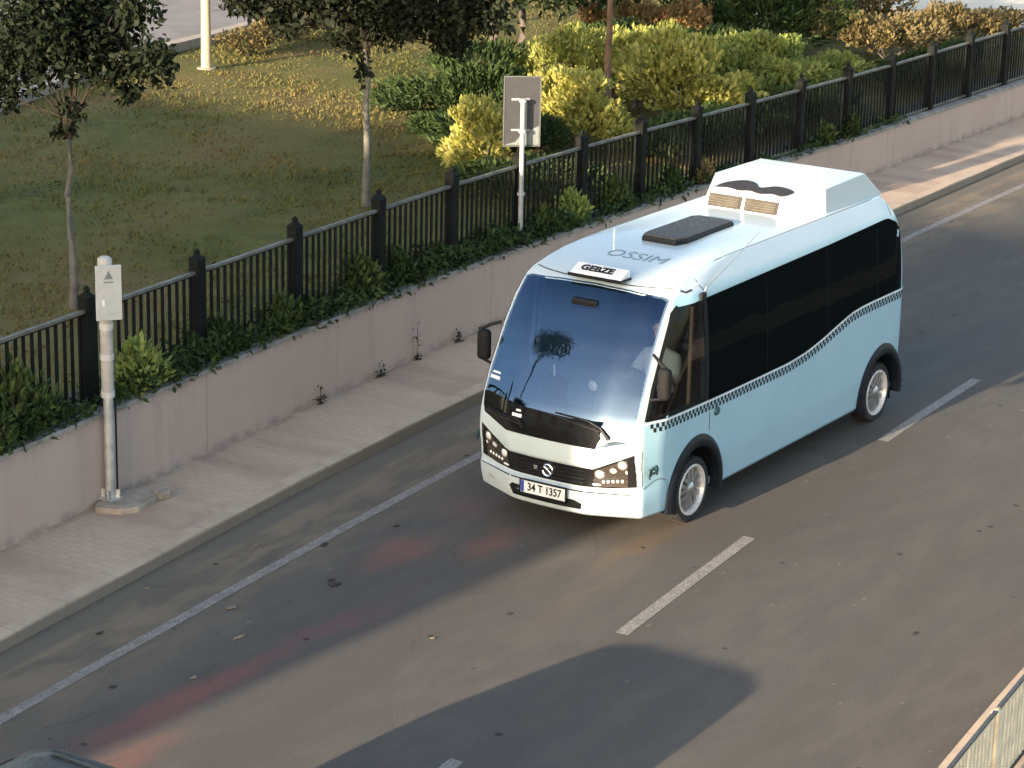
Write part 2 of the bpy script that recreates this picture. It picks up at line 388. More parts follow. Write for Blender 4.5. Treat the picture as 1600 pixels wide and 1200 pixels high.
# ------------------------------------------------------------------ retaining wall, planting strip, lawn
wl = empty('retaining_wall', (0, 0, 0)); tag(wl, 'low beige rendered retaining wall between the sidewalk and the raised garden', 'wall')
bar('wall_body', wall_y, lambda x: wall_y(x)+.16, -40, 80, -.2, lambda x: wall_top(x)-.045, WALL, wl)
bar('coping', lambda x: wall_y(x)-.018, lambda x: wall_y(x)+.15, -40, 80, lambda x: wall_top(x)-.047, wall_top, pm('wall_coping', (.25, .235, .205), .9, var=.3, scale=4, bump=.5), wl)
def lawn_h(x, y):
    return gz(x)+.03*np.sin(x*.8+y*.5)+.02*np.sin(x*1.9-y*1.3)
xs = np.arange(-40, 60.1, .6); V = []; F = []
nrow = 60
for x in xs:
    y0 = float(wall_y(x))+.17
    for j in range(nrow):
        t = j/(nrow-1); y = y0+(60-y0)*t**1.8
        V.append((x, y, float(gz(x))+(0 if j == 0 else .02*math.sin(x*.8+y*.5)+.015*math.sin(x*1.9-y*1.3))-.01))
for i in range(len(xs)-1):
    for j in range(nrow-1): F.append((i*nrow+j, (i+1)*nrow+j, (i+1)*nrow+j+1, i*nrow+j+1))
o = link('lawn', npmesh('lawn', V, F, smooth=True), LAWN); o['kind'] = 'structure'
o = strip('flower_bed_soil', lambda x: wall_y(x)+.165, lambda x: wall_y(x)+.75, -40, 60, lambda x: gz(x)+.03, lambda x: gz(x)+.035, SOIL, nv=2)

# far road beyond the lawn with its kerb
FK = [(-8, 12.9), (0, 15.3), (8.33, 17.87), (10.8, 18.75), (14.4, 19.93), (16.75, 20.45), (18.9, 20.93), (22, 21.6), (30, 22.4), (45, 23.2), (58, 23.2)]
fk = catmull(FK, 5)
V = []; F = []
for i, p in enumerate(fk): V += [(p[0], p[1], float(gz(p[0]))+.065), (p[0]-1, p[1]+9, float(gz(p[0]))+.065)]
for i in range(len(fk)-1): F.append((2*i, 2*i+2, 2*i+3, 2*i+1))
o = link('far_road', npmesh('far_road', V, F), FARROAD); o['kind'] = 'structure'
V = []; F = []
for p in fk:
    z = float(gz(p[0])); V += [(p[0], p[1], z-.1), (p[0], p[1], z+.15), (p[0]-.03, p[1]+.25, z+.15), (p[0]-.03, p[1]+.25, z-.1)]
for i in range(len(fk)-1): F += [(i*4+j, i*4+4+j, i*4+4+(j+1) % 4, i*4+(j+1) % 4) for j in range(4)]
MB().add(V, F).build('far_kerb', pm('far_kerb_stone', (.34, .28, .22), .9), None)['kind'] = 'structure'
o = poly_extrude('garden_path', [(29.2, 6.45), (33, 6.5), (36.5, 22), (32.5, 22)], .2, .80, PALEPAVE); o['kind'] = 'structure'
o = poly_extrude('plaza', [(33.3, 6.5), (59, 6.5), (59, 21.5), (36.8, 21.5)], .2, .775, pm('pink_paving', (.36, .25, .20), .9, var=.1, scale=1.2)); o['kind'] = 'structure'
#@@PART2

# ------------------------------------------------------------------ minibus
def ring_outline(fc, a, cx, wf, w, rx, rr=.2):
    """half outline, front centre to rear centre; y grows outward"""
    P = []
    for k in range(4): t = k/4; P.append((fc+.03*(t**2), a*t))
    p1, p2, p3 = np.array([fc+.03, a]), np.array([cx, wf]), np.array([cx+.32, w])
    for k in range(1, 6):                                   # fillet at the inner knee
        t = k/6-.5; q = p1+(p2-p1)*max(t, 0)*.3 if t > 0 else p1+(np.array([fc+.02, a*.8])-p1)*(-t)*1.2
        P.append(tuple(q+np.array([.004, -.0])*(1-abs(t)*2)))
    for t in (.25, .4, .55, .7, .82): P.append(tuple(p1+(p2-p1)*t))
    for t in (.92, .97): P.append(tuple(p1+(p2-p1)*t))
    mid = p2*.7+.15*(p1*.05+p2*.95)+.15*(p2*.85+p3*.15)
    P.append(tuple(mid)); 
    for t in (.08, .2, .45, .75, 1): P.append(tuple(p2+(p3-p2)*t))
    for k in range(1, 26): P.append((p3[0]+(rx-rr-p3[0])*k/25, w))
    for k in range(1, 7): an = math.pi/2*k/6; P.append((rx-rr+rr*math.sin(an), w-rr+rr*math.cos(an)))
    for k in range(1, 6): P.append((rx, (w-rr)*(1-k/5)))
    return P
LV = [(.27, -1.15, .42, -.89, .92, .98, 4.76), (.30, -1.20, .43, -.925, .945, 1.0, 4.84), (.42, -1.235, .44, -.955, .955, 1.01, 4.87), (.53, -1.23, .44, -.965, .96, 1.015, 4.88),
      (.56, -1.175, .45, -.957, .95, 1.018, 4.88), (.66, -1.165, .46, -.967, .95, 1.02, 4.87), (.76, -1.165, .49, -.98, .95, 1.022, 4.87), (.79, -1.185, .49, -.99, .95, 1.022, 4.87), (.90, -1.19, .51, -1.01, .945, 1.024, 4.87),
      (.98, -1.19, .52, -1.015, .94, 1.025, 4.87), (1.10, -1.165, .53, -1.01, .935, 1.025, 4.87), (1.29, -1.11, .55, -.96, .93, 1.025, 4.87), (1.50, -1.02, .56, -.875, .925, 1.02, 4.87),
      (1.72, -.915, .57, -.765, .915, 1.01, 4.865), (1.95, -.79, .57, -.645, .905, .992, 4.85), (2.20, -.625, .57, -.485, .89, .967, 4.80), (2.32, -.525, .56, -.385, .872, .95, 4.75),
      (2.40, -.44, .55, -.315, .855, .925, 4.71), (2.45, -.34, .53, -.235, .84, .895, 4.68), (2.51, -.12, .5, -.04, .81, .855, 4.65), (2.56, .18, .45, .24, .79, .822, 4.61), (2.59, .55, .4, .6, .76, .80, 4.57),
      (2.605, .85, .35, .88, .66, .70, 4.48), (2.622, 1.5, .2, 1.5, .28, .3, 4.1)]
def loft(levels, inset=0):
    V = []; n = None
    for (z, fc, a, cx, wf, w, rx) in levels:
        h = ring_outline(fc+inset, a, cx+inset, wf-inset, w-inset, rx-inset)
        loop = [(x, -y, z) for x, y in h]+[(x, y, z) for x, y in h[-2:0:-1]]
        n = len(loop); V += loop
    F = [(i*n+k, i*n+(k+1) % n, (i+1)*n+(k+1) % n, (i+1)*n+k) for i in range(len(levels)-1) for k in range(n)]
    F += [tuple(range(n))[::-1], tuple(range((len(levels)-1)*n, len(levels)*n))]
    return V, F
def bool_cut(ob, cutters):
    for c in cutters:
        c.location = (0, YC, 0)
        m = ob.modifiers.new('b', 'BOOLEAN'); m.object = c; m.operation = 'DIFFERENCE'; m.solver = 'EXACT'
    bpy.context.view_layer.update()
    me = bpy.data.meshes.new_from_object(ob.evaluated_get(bpy.context.evaluated_depsgraph_get()))
    ob.modifiers.clear(); ob.data = me
    for c in cutters: bpy.data.objects.remove(c)
AX = {'x': (lambda u, v: (Vector((-6, u, v)), Vector((1, 0, 0)))), 'xr': (lambda u, v: (Vector((12, u, v)), Vector((-1, 0, 0)))),
      'yn': (lambda u, v: (Vector((u, -6, v)), Vector((0, 1, 0)))), 'yp': (lambda u, v: (Vector((u, 6, v)), Vector((0, -1, 0)))), 'z': (lambda u, v: (Vector((u, v, 8)), Vector((0, 0, -1))))}
def drop(bvh, ax, u, v, off, fallback=None):
    o, d = AX[ax](u, v); hit = bvh.ray_cast(o, d)
    if hit[0] is None:
        for k in (.99, .97, .94):
            hit = bvh.ray_cast(*AX[ax](u*k, v*k))
            if hit[0] is not None: break
        if hit[0] is None: hit = bvh.find_nearest(o+d*5)
    return hit[0]-d*off
def patch(bvh, name, outline, ax, off, mat, parent, res=.08, thick=.02, smooth=40):
    bm = bmesh.new(); vs_ = [bm.verts.new((u, v, 0)) for u, v in outline]; bm.faces.new(vs_)
    U = [p[0] for p in outline]; W = [p[1] for p in outline]
    for lo, hi, k in ((min(U), max(U), 0), (min(W), max(W), 1)):
        n = int((hi-lo)/res)
        for i in range(1, n+1):
            co = [0, 0, 0]; co[k] = lo+(hi-lo)*i/(n+1); no = [0, 0, 0]; no[k] = 1
            bmesh.ops.bisect_plane(bm, geom=bm.verts[:]+bm.edges[:]+bm.faces[:], plane_co=co, plane_no=no)
    bmesh.ops.triangulate(bm, faces=[f for f in bm.faces if len(f.verts) > 4])
    d = AX[ax](0, 0)[1]; last = None
    for v in bm.verts:
        p = drop(bvh, ax, v.co.x, v.co.y, off)
        if p is None:
            o, dd = AX[ax](v.co.x*.985, v.co.y*.985); h = bvh.find_nearest(o+dd*6); p = h[0]-dd*off
        v.co = p
    bmesh.ops.recalc_face_normals(bm, faces=bm.faces[:])
    f0 = bm.faces[:]
    if sum(f.normal.dot(d) for f in f0) > 0: bmesh.ops.reverse_faces(bm, faces=f0)
    if thick:
        be = [e for e in bm.edges if e.is_boundary]
        g = bmesh.ops.extrude_edge_only(bm, edges=be)
        for v in [x for x in g['geom'] if isinstance(x, bmesh.types.BMVert)]: v.co += d*thick
    me = bpy.data.meshes.new(name); bm.to_mesh(me); bm.free(); me.shade_smooth(); me.set_sharp_from_angle(angle=R(smooth))
    return link(name, me, mat, parent)
def ribbon(bvh, name, pts, ax, width, off, mat, parent, step=.05):
    P = [Vector((p[0], p[1])) for p in pts]; Q = []
    for a, b in zip(P[:-1], P[1:]):
        n = max(1, int((b-a).length/step)); Q += [a+(b-a)*i/n for i in range(n)]
    Q.append(P[-1]); V = []
    for i, q in enumerate(Q):
        t = (Q[min(i+1, len(Q)-1)]-Q[max(i-1, 0)]).normalized(); nn = Vector((-t.y, t.x))*width/2
        for s in (1, -1):
            p = drop(bvh, ax, q.x+nn.x*s, q.y+nn.y*s, off); V.append(p if p else V[-1])
    F = [(2*i, 2*i+2, 2*i+3, 2*i+1) for i in range(len(Q)-1)]
    return link(name, npmesh(name, V, F), mat, parent)
def cyl_obj(r, y0, y1, x, z, n=48):
    return prism_y([(x+r*math.cos(2*math.pi*k/n), z+r*math.sin(2*math.pi*k/n)) for k in range(n)], y0, y1)
def prism_y(outline, y0, y1):
    n = len(outline); V = [(x, y0, z) for x, z in outline]+[(x, y1, z) for x, z in outline]
    return MB().add(V, [tuple(range(n)), tuple(range(n, 2*n))]+[(i, (i+1) % n, n+(i+1) % n, n+i) for i in range(n)]).build('cutter', BLACK)
def prism_x(outline, x0, x1):
    n = len(outline); V = [(x0, y, z) for y, z in outline]+[(x1, y, z) for y, z in outline]
    return MB().add(V, [tuple(range(n)), tuple(range(n, 2*n))]+[(i, (i+1) % n, n+(i+1) % n, n+i) for i in range(n)]).build('cutter', BLACK)

XR = 4.28                                   # rear axle
YC = 1.025
bus = empty('minibus', (0, YC, 0)); tag(bus, 'pale blue minibus, paler at front and roof, with black tinted windows driving along the road', 'minibus')
BV, BF = loft(LV)
tmp = bpy.data.meshes.new('t'); tmp.from_pydata(BV, [], BF); bmt = bmesh.new(); bmt.from_mesh(tmp); bmesh.ops.triangulate(bmt, faces=bmt.faces[:]); BVH = BVHTree.FromBMesh(bmt); bmt.free()
body = MB().add(BV, BF).build('body', PAINT, bus)
WS = [(-.52, .985), (-.86, 1.085), (-.893, 1.16), (-.90, 1.29), (-.893, 1.5), (-.882, 1.72), (-.87, 1.95), (-.852, 2.2), (-.835, 2.375), (-.78, 2.395), (-.4, 2.42), (0, 2.43)]
WS = WS+[(-y, z) for y, z in WS[-2::-1]]
inner = [l for l in LV if 1.0 <= l[0] < 2.55]
inner = [(1.0,)+inner[0][1:]]+inner
Vi, Fi = loft(inner, .055); Vi = [(x, y, min(z, 2.5)) for x, y, z in Vi]
cut_in = MB().add(Vi, Fi).build('cutter', BLACK)
def shrink(P, s):
    cx = sum(p[0] for p in P)/len(P); cz = sum(p[1] for p in P)/len(P)
    return [(cx+(x-cx)*(1-s), cz+(z-cz)*(1-s)) for x, z in P]
FW = [(-.86, 1.30), (.12, 1.285), (.12, 2.29), (-.30, 2.27), (-.40, 2.19), (-.66, 1.78)]
cutters = [cut_in, prism_x([(y*.975, z+(.02 if z < 1.2 else -.015)) for y, z in WS], -3, -.15)]
body_solid = body
bool_cut(body, cutters)
cutters = [prism_y(FW, -3, 3)]
bool_cut(body, cutters)
cutters = [cyl_obj(.47, s*.62, s*1.4, x, .36) for x in (0, XR) for s in (-1, 1)] + [MB().box(x-.47, x+.47, min(s*.62, s*1.4), max(s*.62, s*1.4), .0, .36).build('cutter', BLACK) for x in (0, XR) for s in (-1, 1)]
for c in cutters: bool_cut(body, [c])
body.data.materials.clear(); body.data.materials.append(PAINT)
body.data.shade_smooth(); body.data.set_sharp_from_angle(angle=R(28))

# glazing
FLATBLACK = pm('flat_black_trim', (.008, .009, .010), .75, spec=.2)
patch(BVH, 'windscreen', WS, 'x', .006, GLASS, bus, .07, .012)
mask = [(-.52, .985), (-.57, 1.10), (-.50, 1.20), (-.2, 1.24), (.3, 1.25), (.85, 1.30), (.905, 1.29), (.893, 1.16), (.86, 1.085), (.52, .985)]
patch(BVH, 'windscreen_mask', mask, 'x', .0085, BLACKGLOSS, bus, .07, 0)
def belt(x):                                             # lower edge of the side glass
    return float(np.interp(x, [-1.05, -.1, .6, 1.91, 2.32, 2.69, 3.07, 3.40, 3.65, 3.9, 4.9], [1.28, 1.262, 1.255, 1.255, 1.285, 1.345, 1.425, 1.49, 1.508, 1.513, 1.513]))
front_win = [(-.915, 1.279), (.16, 1.26), (.16, 2.312), (-.30, 2.305), (-.405, 2.24), (-.60, 1.93), (-.80, 1.56)]
low = [(x, belt(x)) for x in np.arange(.175, 4.5, .15)]+[(4.82, 1.513)]
rear_win = low+[(4.79, 1.9), (4.77, 2.05), (4.70, 2.18), (4.57, 2.30), (4.40, 2.365), (4.3, 2.372), (2.9, 2.342), (1.4, 2.325), (.175, 2.312)]
for ax in ('yn', 'yp'):
    patch(BVH, 'front_side_window', front_win, ax, .005, TINT, bus, .12, .01)
    g = patch(BVH, 'side_window', rear_win, ax, .006, DARKGLASS, bus, .15, .012)
    for xx in (1.42, 2.82, 4.05):
        ribbon(BVH, 'window_seam', [(xx, belt(xx)+.02), (xx, 2.32)], ax, .008, .0085, FLATBLACK, g)
    ribbon(BVH, 'window_frame', [(-.915, 1.285), (-.80, 1.57), (-.60, 1.94), (-.405, 2.25), (-.30, 2.31)], ax, .045, .008, FLATBLACK, bus)
    ribbon(BVH, 'door_pillar', [(.14, 1.27), (.14, 2.31)], ax, .075, .0085, FLATBLACK, bus)
    # white trim painted as the edge highlight, and chequered band under the glass
    ribbon(BVH, 'waist_highlight_trim', [(x, belt(x)-.012) for x in np.arange(-.98, 4.84, .08)], ax, .018, .012, WHITEP, bus)
    V = []; F = []; sq = .0365; x = -.86; i = 0
    while x < 4.84:
        for row in range(2):
            if (i+row) % 2 == 0:
                q = []
                for (a, b) in ((0, 0), (1, 0), (1, 1), (0, 1)):
                    xx = x+a*sq; zz = belt(xx)-.03-(row+b)*.043; q.append(drop(BVH, ax, xx, zz, .0035))
                k = len(V); V += q; F.append((k, k+1, k+2, k+3))
        x += sq; i += 1
    link('chequered_stripe', npmesh('cheq', V, F), BLACK, bus)
    # door seams and panel joints
    ribbon(BVH, 'door_seam', [(.23, 1.12), (.235, .93)], ax, .009, .003, INTERIOR, bus)
    ribbon(BVH, 'panel_seam', [(.20, 2.36), (.12, 2.44), (.13, 2.55)], ax, .010, .003, INTERIOR, bus)
    ribbon(BVH, 'panel_seam', [(4.47, 2.39), (4.50, 2.50), (4.46, 2.58)], ax, .010, .003, INTERIOR, bus)
patch(BVH, 'rear_window', [(-.8, 1.55), (.8, 1.55), (.72, 2.25), (-.72, 2.25)], 'xr', .006, DARKGLASS, bus)
for s in (-1, 1):
    patch(BVH, 'tail_light', [(s*.83, .95), (s*.93, .95), (s*.93, 1.45), (s*.83, 1.45)], 'xr', .012, pm('red_lens', (.45, .02, .02), .2), bus)
    patch(BVH, 'roof_rail_seam', [(.62, s*.790), (.62, s*.782), (4.50, s*.782), (4.50, s*.790)], 'z', .003, INTERIOR, bus, .3, 0)
arc = [(-.345+.17*abs(t)**3, t*.86) for t in np.linspace(-1, 1, 24)]
ribbon(BVH, 'roof_front_seam', arc, 'z', .014, .004, INTERIOR, bus)
ribbon(BVH, 'roof_front_seam', [(-.175, -.86), (-.12, -.888), (-.02, -.90)], 'z', .014, .004, INTERIOR, bus)
ribbon(BVH, 'roof_front_seam', [(.55, -.6), (.50, -.2), (.49, .2), (.55, .6)], 'z', .008, .003, WHITEP, bus)

# black band with grille and headlights
band = [(-.41, .575), (-.68, .585), (-.955, .625), (-.955, .99), (-.49, .765)]
band = band+[(-y, z) for y, z in band[::-1]]
bandp = patch(BVH, 'grille_panel', band, 'x', .006, BLACKGLOSS, bus, .06, .012)
for zz in (.61, .65, .69, .73):
    ribbon(BVH, 'grille_slat', [(-.40, zz), (.40, zz)], 'x', .010, .012, BLACK, bandp)
LENS = pm('lamp_lens', (.86, .86, .84), .12, .3, var=.03)
LENSD = pm('lamp_housing', (.10, .085, .075), .25, .6)
def blob(bvh, u, v, ru, rv, dep, mat, name, parent, ax='x', off=0.0):
    p = drop(bvh, ax, u, v, .006+off); n = bvh.find_nearest(p)[1]
    if n.x > 0 and ax == 'x': n = -n
    mb = MB(); nn = 14; V = [p+n*dep]; t1 = n.cross(Vector((0, 0, 1))).normalized(); t2 = t1.cross(n)
    for ring, (rr, h) in enumerate(((.6, .75), (1, .0), (1.0, -.5))):
        for k in range(nn):
            a = 2*math.pi*k/nn; V.append(p+n*dep*h+t1*math.cos(a)*ru*rr+t2*math.sin(a)*rv*rr)
    F = [(0, 1+k, 1+(k+1) % nn) for k in range(nn)]+[(1+r*nn+k, 1+r*nn+(k+1) % nn, 1+(r+1)*nn+(k+1) % nn, 1+(r+1)*nn+k) for r in range(2) for k in range(nn)]
    return mb.add(V, F).build(name, mat, parent, smooth=40)
for s in (-1, 1):
    hl = patch(BVH, 'headlight', [(s*y, z) for y, z in ((.50, .59), (.83, .612), (.835, .905), (.52, .765))], 'x', .011, LENSD, bus, .06, .01)
    for (y, z, r) in ((.565, .725, .042), (.70, .775, .034), (.79, .845, .040)):
        blob(BVH, s*y, z, r, r, .018, LENS, 'lamp', hl, off=.008)
        blob(BVH, s*y, z, r*1.35, r*1.35, .004, pm('lamp_bowl', (.16, .14, .12), .3, .5), 'reflector', hl, off=.006)
    for k in range(5): blob(BVH, s*(.60+k*.045), .648+k*.006, .015, .017, .008, LENS, 'led', hl, off=.008)
    blob(BVH, s*.535, .612, .045, .012, .008, LENS, 'turn_signal', hl, off=.008)
    blob(BVH, s*.825, .77, .012, .022, .008, LENS, 'side_lamp', hl, off=.008)
    ribbon(BVH, 'chrome_strip', [(s*.50, .655), (s*.65, .688), (s*.81, .735)], 'x', .012, .016, CHROME, hl)
# emblem ring with bars and a small square badge
em = empty('emblem', (0, 0, 0)); bpy.data.objects.remove(em)
p = drop(BVH, 'x', 0, .67, .02)
mb = MB(); pts = [(p.x, .058*math.cos(a), .67+.058*math.sin(a)) for a in np.linspace(.5, 2*math.pi-.2, 20)]; mb.tube(pts, .0105, 6)
mb.tube([(p.x, -.03, .715), (p.x, .0, .675), (p.x, -.045, .635)], .011, 6); mb.tube([(p.x, .0, .675), (p.x, .04, .70)], .011, 6)
mb.build('emblem', CHROME, bus, smooth=40)
p = drop(BVH, 'x', .15, .67, .014); MB().box(p.x-.004, p.x+.02, .13, .17, .65, .69).build('badge', SILVER, bus, bevel=.003)
# bumper opening, plate, fog lamp marks
patch(BVH, 'bumper_intake', [(-.40, .345), (.40, .345), (.44, .44), (.40, .47), (-.34, .44), (-.42, .41)], 'x', .004, BLACK, bus, .08, .0)
pl = MB().box(-1.268, -1.255, -.262, .262, .418, .545).build('number_plate', WHITEP, bus, bevel=.002)
fr = MB()
for a in ((-.275, .275, .405, .418), (-.275, .275, .545, .557), (-.275, -.262, .405, .557), (.262, .275, .405, .557)): fr.box(-1.272, -1.25, *a)
fr.build('plate_frame', BLACK, pl)
MB().box(-1.2705, -1.2690, .222, .258, .422, .541).build('plate_band', pm('plate_blue', (.02, .07, .35), .4), pl)
RX = Matrix(((0, 0, -1, 0), (-1, 0, 0, 0), (0, 1, 0, 0), (0, 0, 0, 1)))     # letters upright, read from the front
def letters(s, size, M_, mat, name, parent, ext=.003, bold=0, sx=1):
    me = text_mesh(s, size, ext, bold); me.transform(M_ @ Matrix.Diagonal((sx, 1, 1, 1))); o = link(name, me, mat, parent); me.materials.clear(); me.materials.append(mat); return o
letters('34 T 1357', .112, Matrix.Translation((-1.2715, -.02, .482)) @ RX, BLACK, 'plate_text', pl, .002, .002, .86)
for s in (-1, 1):
    o = patch(BVH, 'fog_lamp', [(s*.70, .40), (s*.80, .405), (s*.80, .435), (s*.70, .43)], 'x', .005, pm('dull_lens', (.36, .38, .38), .3), bus, .05, .008)
patch(BVH, 'bumper_shadow_gap', [(-.93, .53), (.93, .53), (.93, .538), (-.93, .538)], 'x', .002, BLACK, bus, .06, 0)
# side script near the front wheel and on the roof
for s, ax in ((-1, 'yn'), (1, 'yp')):
    mm = Matrix(((1 if s < 0 else -1, 0, 0, -.86), (0, 0, s, s*1.020), (0, 1, 0, .775), (0, 0, 0, 1))) @ Matrix.Rotation(R(8), 4, 'Z')
    letters('(KS)', .11, mm, pm('dark_teal_script', (.03, .07, .08), .5), 'side_script', bus, .008, .002)
    b_ = MB().lathe([(.0001, s*1.05), (.042, s*1.045), (.055, s*1.02)], 'y', 20, (.37, 0, 1.10)).build('door_handle', pm('teal_handle', (.03, .08, .10), .3), bus, smooth=40)
    ribbon(BVH, 'bumper_seam', [(-.93, .60), (-.80, .655), (-.70, .66), (-.60, .62)], ax, .012, .003, pm('seam_grey', (.16, .21, .23), .6), bus)
    ribbon(BVH, 'bumper_seam', [(-.56, .29), (-.57, .60)], ax, .006, .003, pm('seam_grey', (.16, .21, .23), .6), bus)
# wheel arches, wheels, mudflaps
for x in (0, XR):
    for s in (-1, 1):
        mb = MB(); n = 30; V = []
        for k in range(n+1):
            a = R(-12)+(math.pi+R(24))*k/n; po = 1.0+.04*max(0, math.sin(a))**8
            for (r, y) in ((.455, .94), (.455, 1.040), (.475, 1.052), (.535, 1.045), (.565*po, 1.022), (.565*po, .97)):
                V.append((x+r*math.cos(a), s*y, .355+r*math.sin(a)))
        F = [(k*6+j, k*6+6+j, k*6+6+j+1, k*6+j+1) for k in range(n) for j in range(5)]
        mb.add(V, F).build('wheel_arch', pm('arch_plastic', (.007, .010, .017), .5, spec=.2), bus, smooth=50)
        # well liner
        mb = MB(); V = []
        for k in range(21):
            a = math.pi*k/20; V += [(x+.462*math.cos(a), s*1.0, .355+.462*math.sin(a)), (x+.462*math.cos(a), s*.6, .355+.462*math.sin(a))]
        F = [(2*k, 2*k+2, 2*k+3, 2*k+1) for k in range(20)]+[tuple(2*k+1 for k in range(21))]
        mb.add(V, F).build('wheel_liner', BLACK, bus)
    
def make_wheel(x, s):
    y0 = s*.79; d = s
    prof = [(.245, 0), (.262, -.004), (.29, .010), (.325, .008), (.342, -.012), (.345, -.04), (.345, -.16), (.342, -.188), (.325, -.205), (.25, -.20)]
    t = MB().lathe([(r, d*(.19+h)) for r, h in prof], 'y', 48).build('wheel', RUBBER, bus, (x, y0, .345), smooth=35)
    tr = MB()
    for k in range(48):
        a = 2*math.pi*k/48
        tr.box(-.004, .004, -.09, .09, .343, .3475, Matrix.Rotation(a, 4, 'Y') @ Matrix.Translation((0, d*.09, 0)))
    tr.build('tread', RUBBER, t)
    r = MB().lathe([(.262, d*.188), (.268, d*.196), (.262, d*.204), (.245, d*.203), (.238, d*.19), (.232, d*.15), (.215, d*.12)], 'y', 48)
    rim = r.build('rim', pm('polished_lip', (.70, .69, .66), .3, .2), t, smooth=35)
    MB().lathe([(.0001, d*.06), (.235, d*.06), (.235, d*.12)], 'y', 40).build('brake_drum', BLACK, rim)
    sp = MB()
    for k in range(7):
        a = 2*math.pi*k/7
        for off in (-.17, .17):
            M_ = Matrix.Rotation(a+off*.0, 4, 'Y')
            mm = M_ @ Matrix.Translation((off*.12, d*.165, 0)) @ Matrix.Rotation(off*.6, 4, 'Y')
            V = [(-.020, -.015, .05), (.020, -.015, .05), (-.030, -.015, .215), (.030, -.015, .215), (-.017, .018, .05), (.017, .018, .05), (-.025, .008, .215), (.025, .008, .215)]
            V = [mm @ Vector((p[0], p[1]*d, p[2])) for p in V]
            sp.add(V, [(0, 1, 3, 2), (4, 6, 7, 5), (0, 4, 5, 1), (2, 3, 7, 6), (0, 2, 6, 4), (1, 5, 7, 3)])
    sp.lathe([(.0001, d*.20), (.05, d*.198), (.075, d*.18), (.08, d*.13)], 'y', 24)
    sp.build('spokes', SILVER, rim, smooth=35)
    return t
for x in (0, XR):
    for s in (-1, 1): make_wheel(x, s)
for s in (-1, 1):
    MB().box(XR+.50, XR+.515, s*.80-.12, s*.80+.17, .14, .55).build('mudflap', BLACK, bus, bevel=.003)
MB().box(-.85, 4.6, -.55, .55, .24, .30).build('underbody', BLACK, bus)
MB().box(.55, XR-.55, -.97, .97, .245, .275).build('floor_pan', BLACK, bus)

# roof: hatch, air conditioner, sign, script, aerials
M2 = []
for (x, y) in ((.84, -.20), (1.0, -.262), (1.98, -.262), (2.06, -.2), (2.06, .2), (1.98, .262), (1.0, .262), (.84, .20)): M2.append((x, y))
rh = poly_extrude('roof_hatch', M2, 2.595, 2.655, BLACK, bus, bevel=.012)
poly_extrude('hatch_lid', [(1.45+(x-1.45)*.94, y*.92) for x, y in M2], 2.64, 2.668, pm('smoked_hatch', (.045, .042, .042), .55, var=.15, spec=.2), rh, bevel=.008)
ac = MB()
base = [(2.62, .50), (3.22, .735), (4.64, .725)]; top = [(2.70, .46), (3.26, .69), (4.28, .66)]
def acp(P, z): return [(x, -y, z) for x, y in P]+[(x, y, z) for x, y in P[::-1]]
zt = [2.80, 2.865, 2.87]
Vb = acp(base, 2.58); Vt = [(x, y, zt[min(i, 5-i)]) for i, (x, y, z) in enumerate(acp(top, 0))]
ac.add(Vb+Vt, [tuple(range(6)), (6, 7, 10, 11), (7, 8, 9, 10)]+[(i, (i+1) % 6, 6+(i+1) % 6, 6+i) for i in range(6)])
aco = ac.build('air_conditioner', PAINT, bus, bevel=.012, seg=2, smooth=18)
for s in (-1, 1):
    f = MB().box(-.012, .012, -.20, .20, -.072, .072).build('air_grille', pm('grille_edge', (.03, .028, .022), .6), aco, (2.655, s*.225, 2.705)); f.rotation_euler.y = R(18)
    f2 = MB()
    f2.box(-.020, -.010, -.185, .185, -.060, .060); o = f2.build('grille_opening', pm('grille_mesh', (.035, .030, .022), .7, var=.2, scale=6), f)
    f3 = MB()
    for k in range(4): f3.box(-.024, -.0205, -.185, .185, -.045+k*.026, -.041+k*.026)
    f3.build('louvre', pm('louvre_grey', (.10, .085, .06), .6), f)
    MB().box(2.50, 2.72, s*.53-.03, s*.53+.03, 2.59, 2.615).build('bracket', WHITEP, aco)
# scalloped fan opening on top of the unit
top_in = [(2.80, .52), (2.84, .33), (2.80, .16), (2.84, .02), (2.79, -.15), (2.84, -.30), (2.81, -.46), (2.98, -.52), (3.07, -.38), (3.09, -.2), (2.98, -.04), (3.10, .10), (3.14, .28), (3.0, .46)]
cm = catmull(top_in+[top_in[0]], 4)[:-1]
tz = lambda x: 2.80+(x-2.70)/.56*.065+.003
V = [(p[0], p[1]*.86, tz(p[0])+.004) for p in cm]+[(p[0], p[1]*.86, tz(p[0])-.01) for p in cm]; n = len(cm)
MB().add(V, [tuple(range(n))]+[(i, (i+1) % n, n+(i+1) % n, n+i) for i in range(n)]).build('fan_opening', pm('fan_black', (.02, .014, .012), .7, var=.6, scale=25), aco)
# destination board
sg = MB(); A = [(-.40, 2.49), (-.385, 2.505), (-.23, 2.575), (-.21, 2.55), (-.22, 2.49)]
V = [(x, -.30, z) for x, z in A]+[(x, .30, z) for x, z in A]; n = 5
sg.add(V, [tuple(range(n)), tuple(range(n, 2*n))]+[(i, (i+1) % n, n+(i+1) % n, n+i) for i in range(n)])
sgn = sg.build('destination_sign', WHITEP, bus, bevel=.006)
MB().box(-.415, -.395, -.315, .315, 2.465, 2.497).build('sign_rim', BLACK, sgn, bevel=.004)
MB().box(-.41, -.22, -.320, -.303, 2.48, 2.50).build('sign_rim', BLACK, sgn, bevel=.004).rotation_euler = (0, 0, 0)
RT = Matrix(((0, 1, 0, 0), (-1, 0, 0, 0), (0, 0, 1, 0), (0, 0, 0, 1)))
ang = math.atan2(.07, .155)
letters('GEBZE', .115, Matrix.Translation((-.3045, .03, 2.5445)) @ Matrix.Rotation(-ang, 4, 'Y') @ RT, BLACK, 'sign_text', sgn, .003, .004, 1.12)
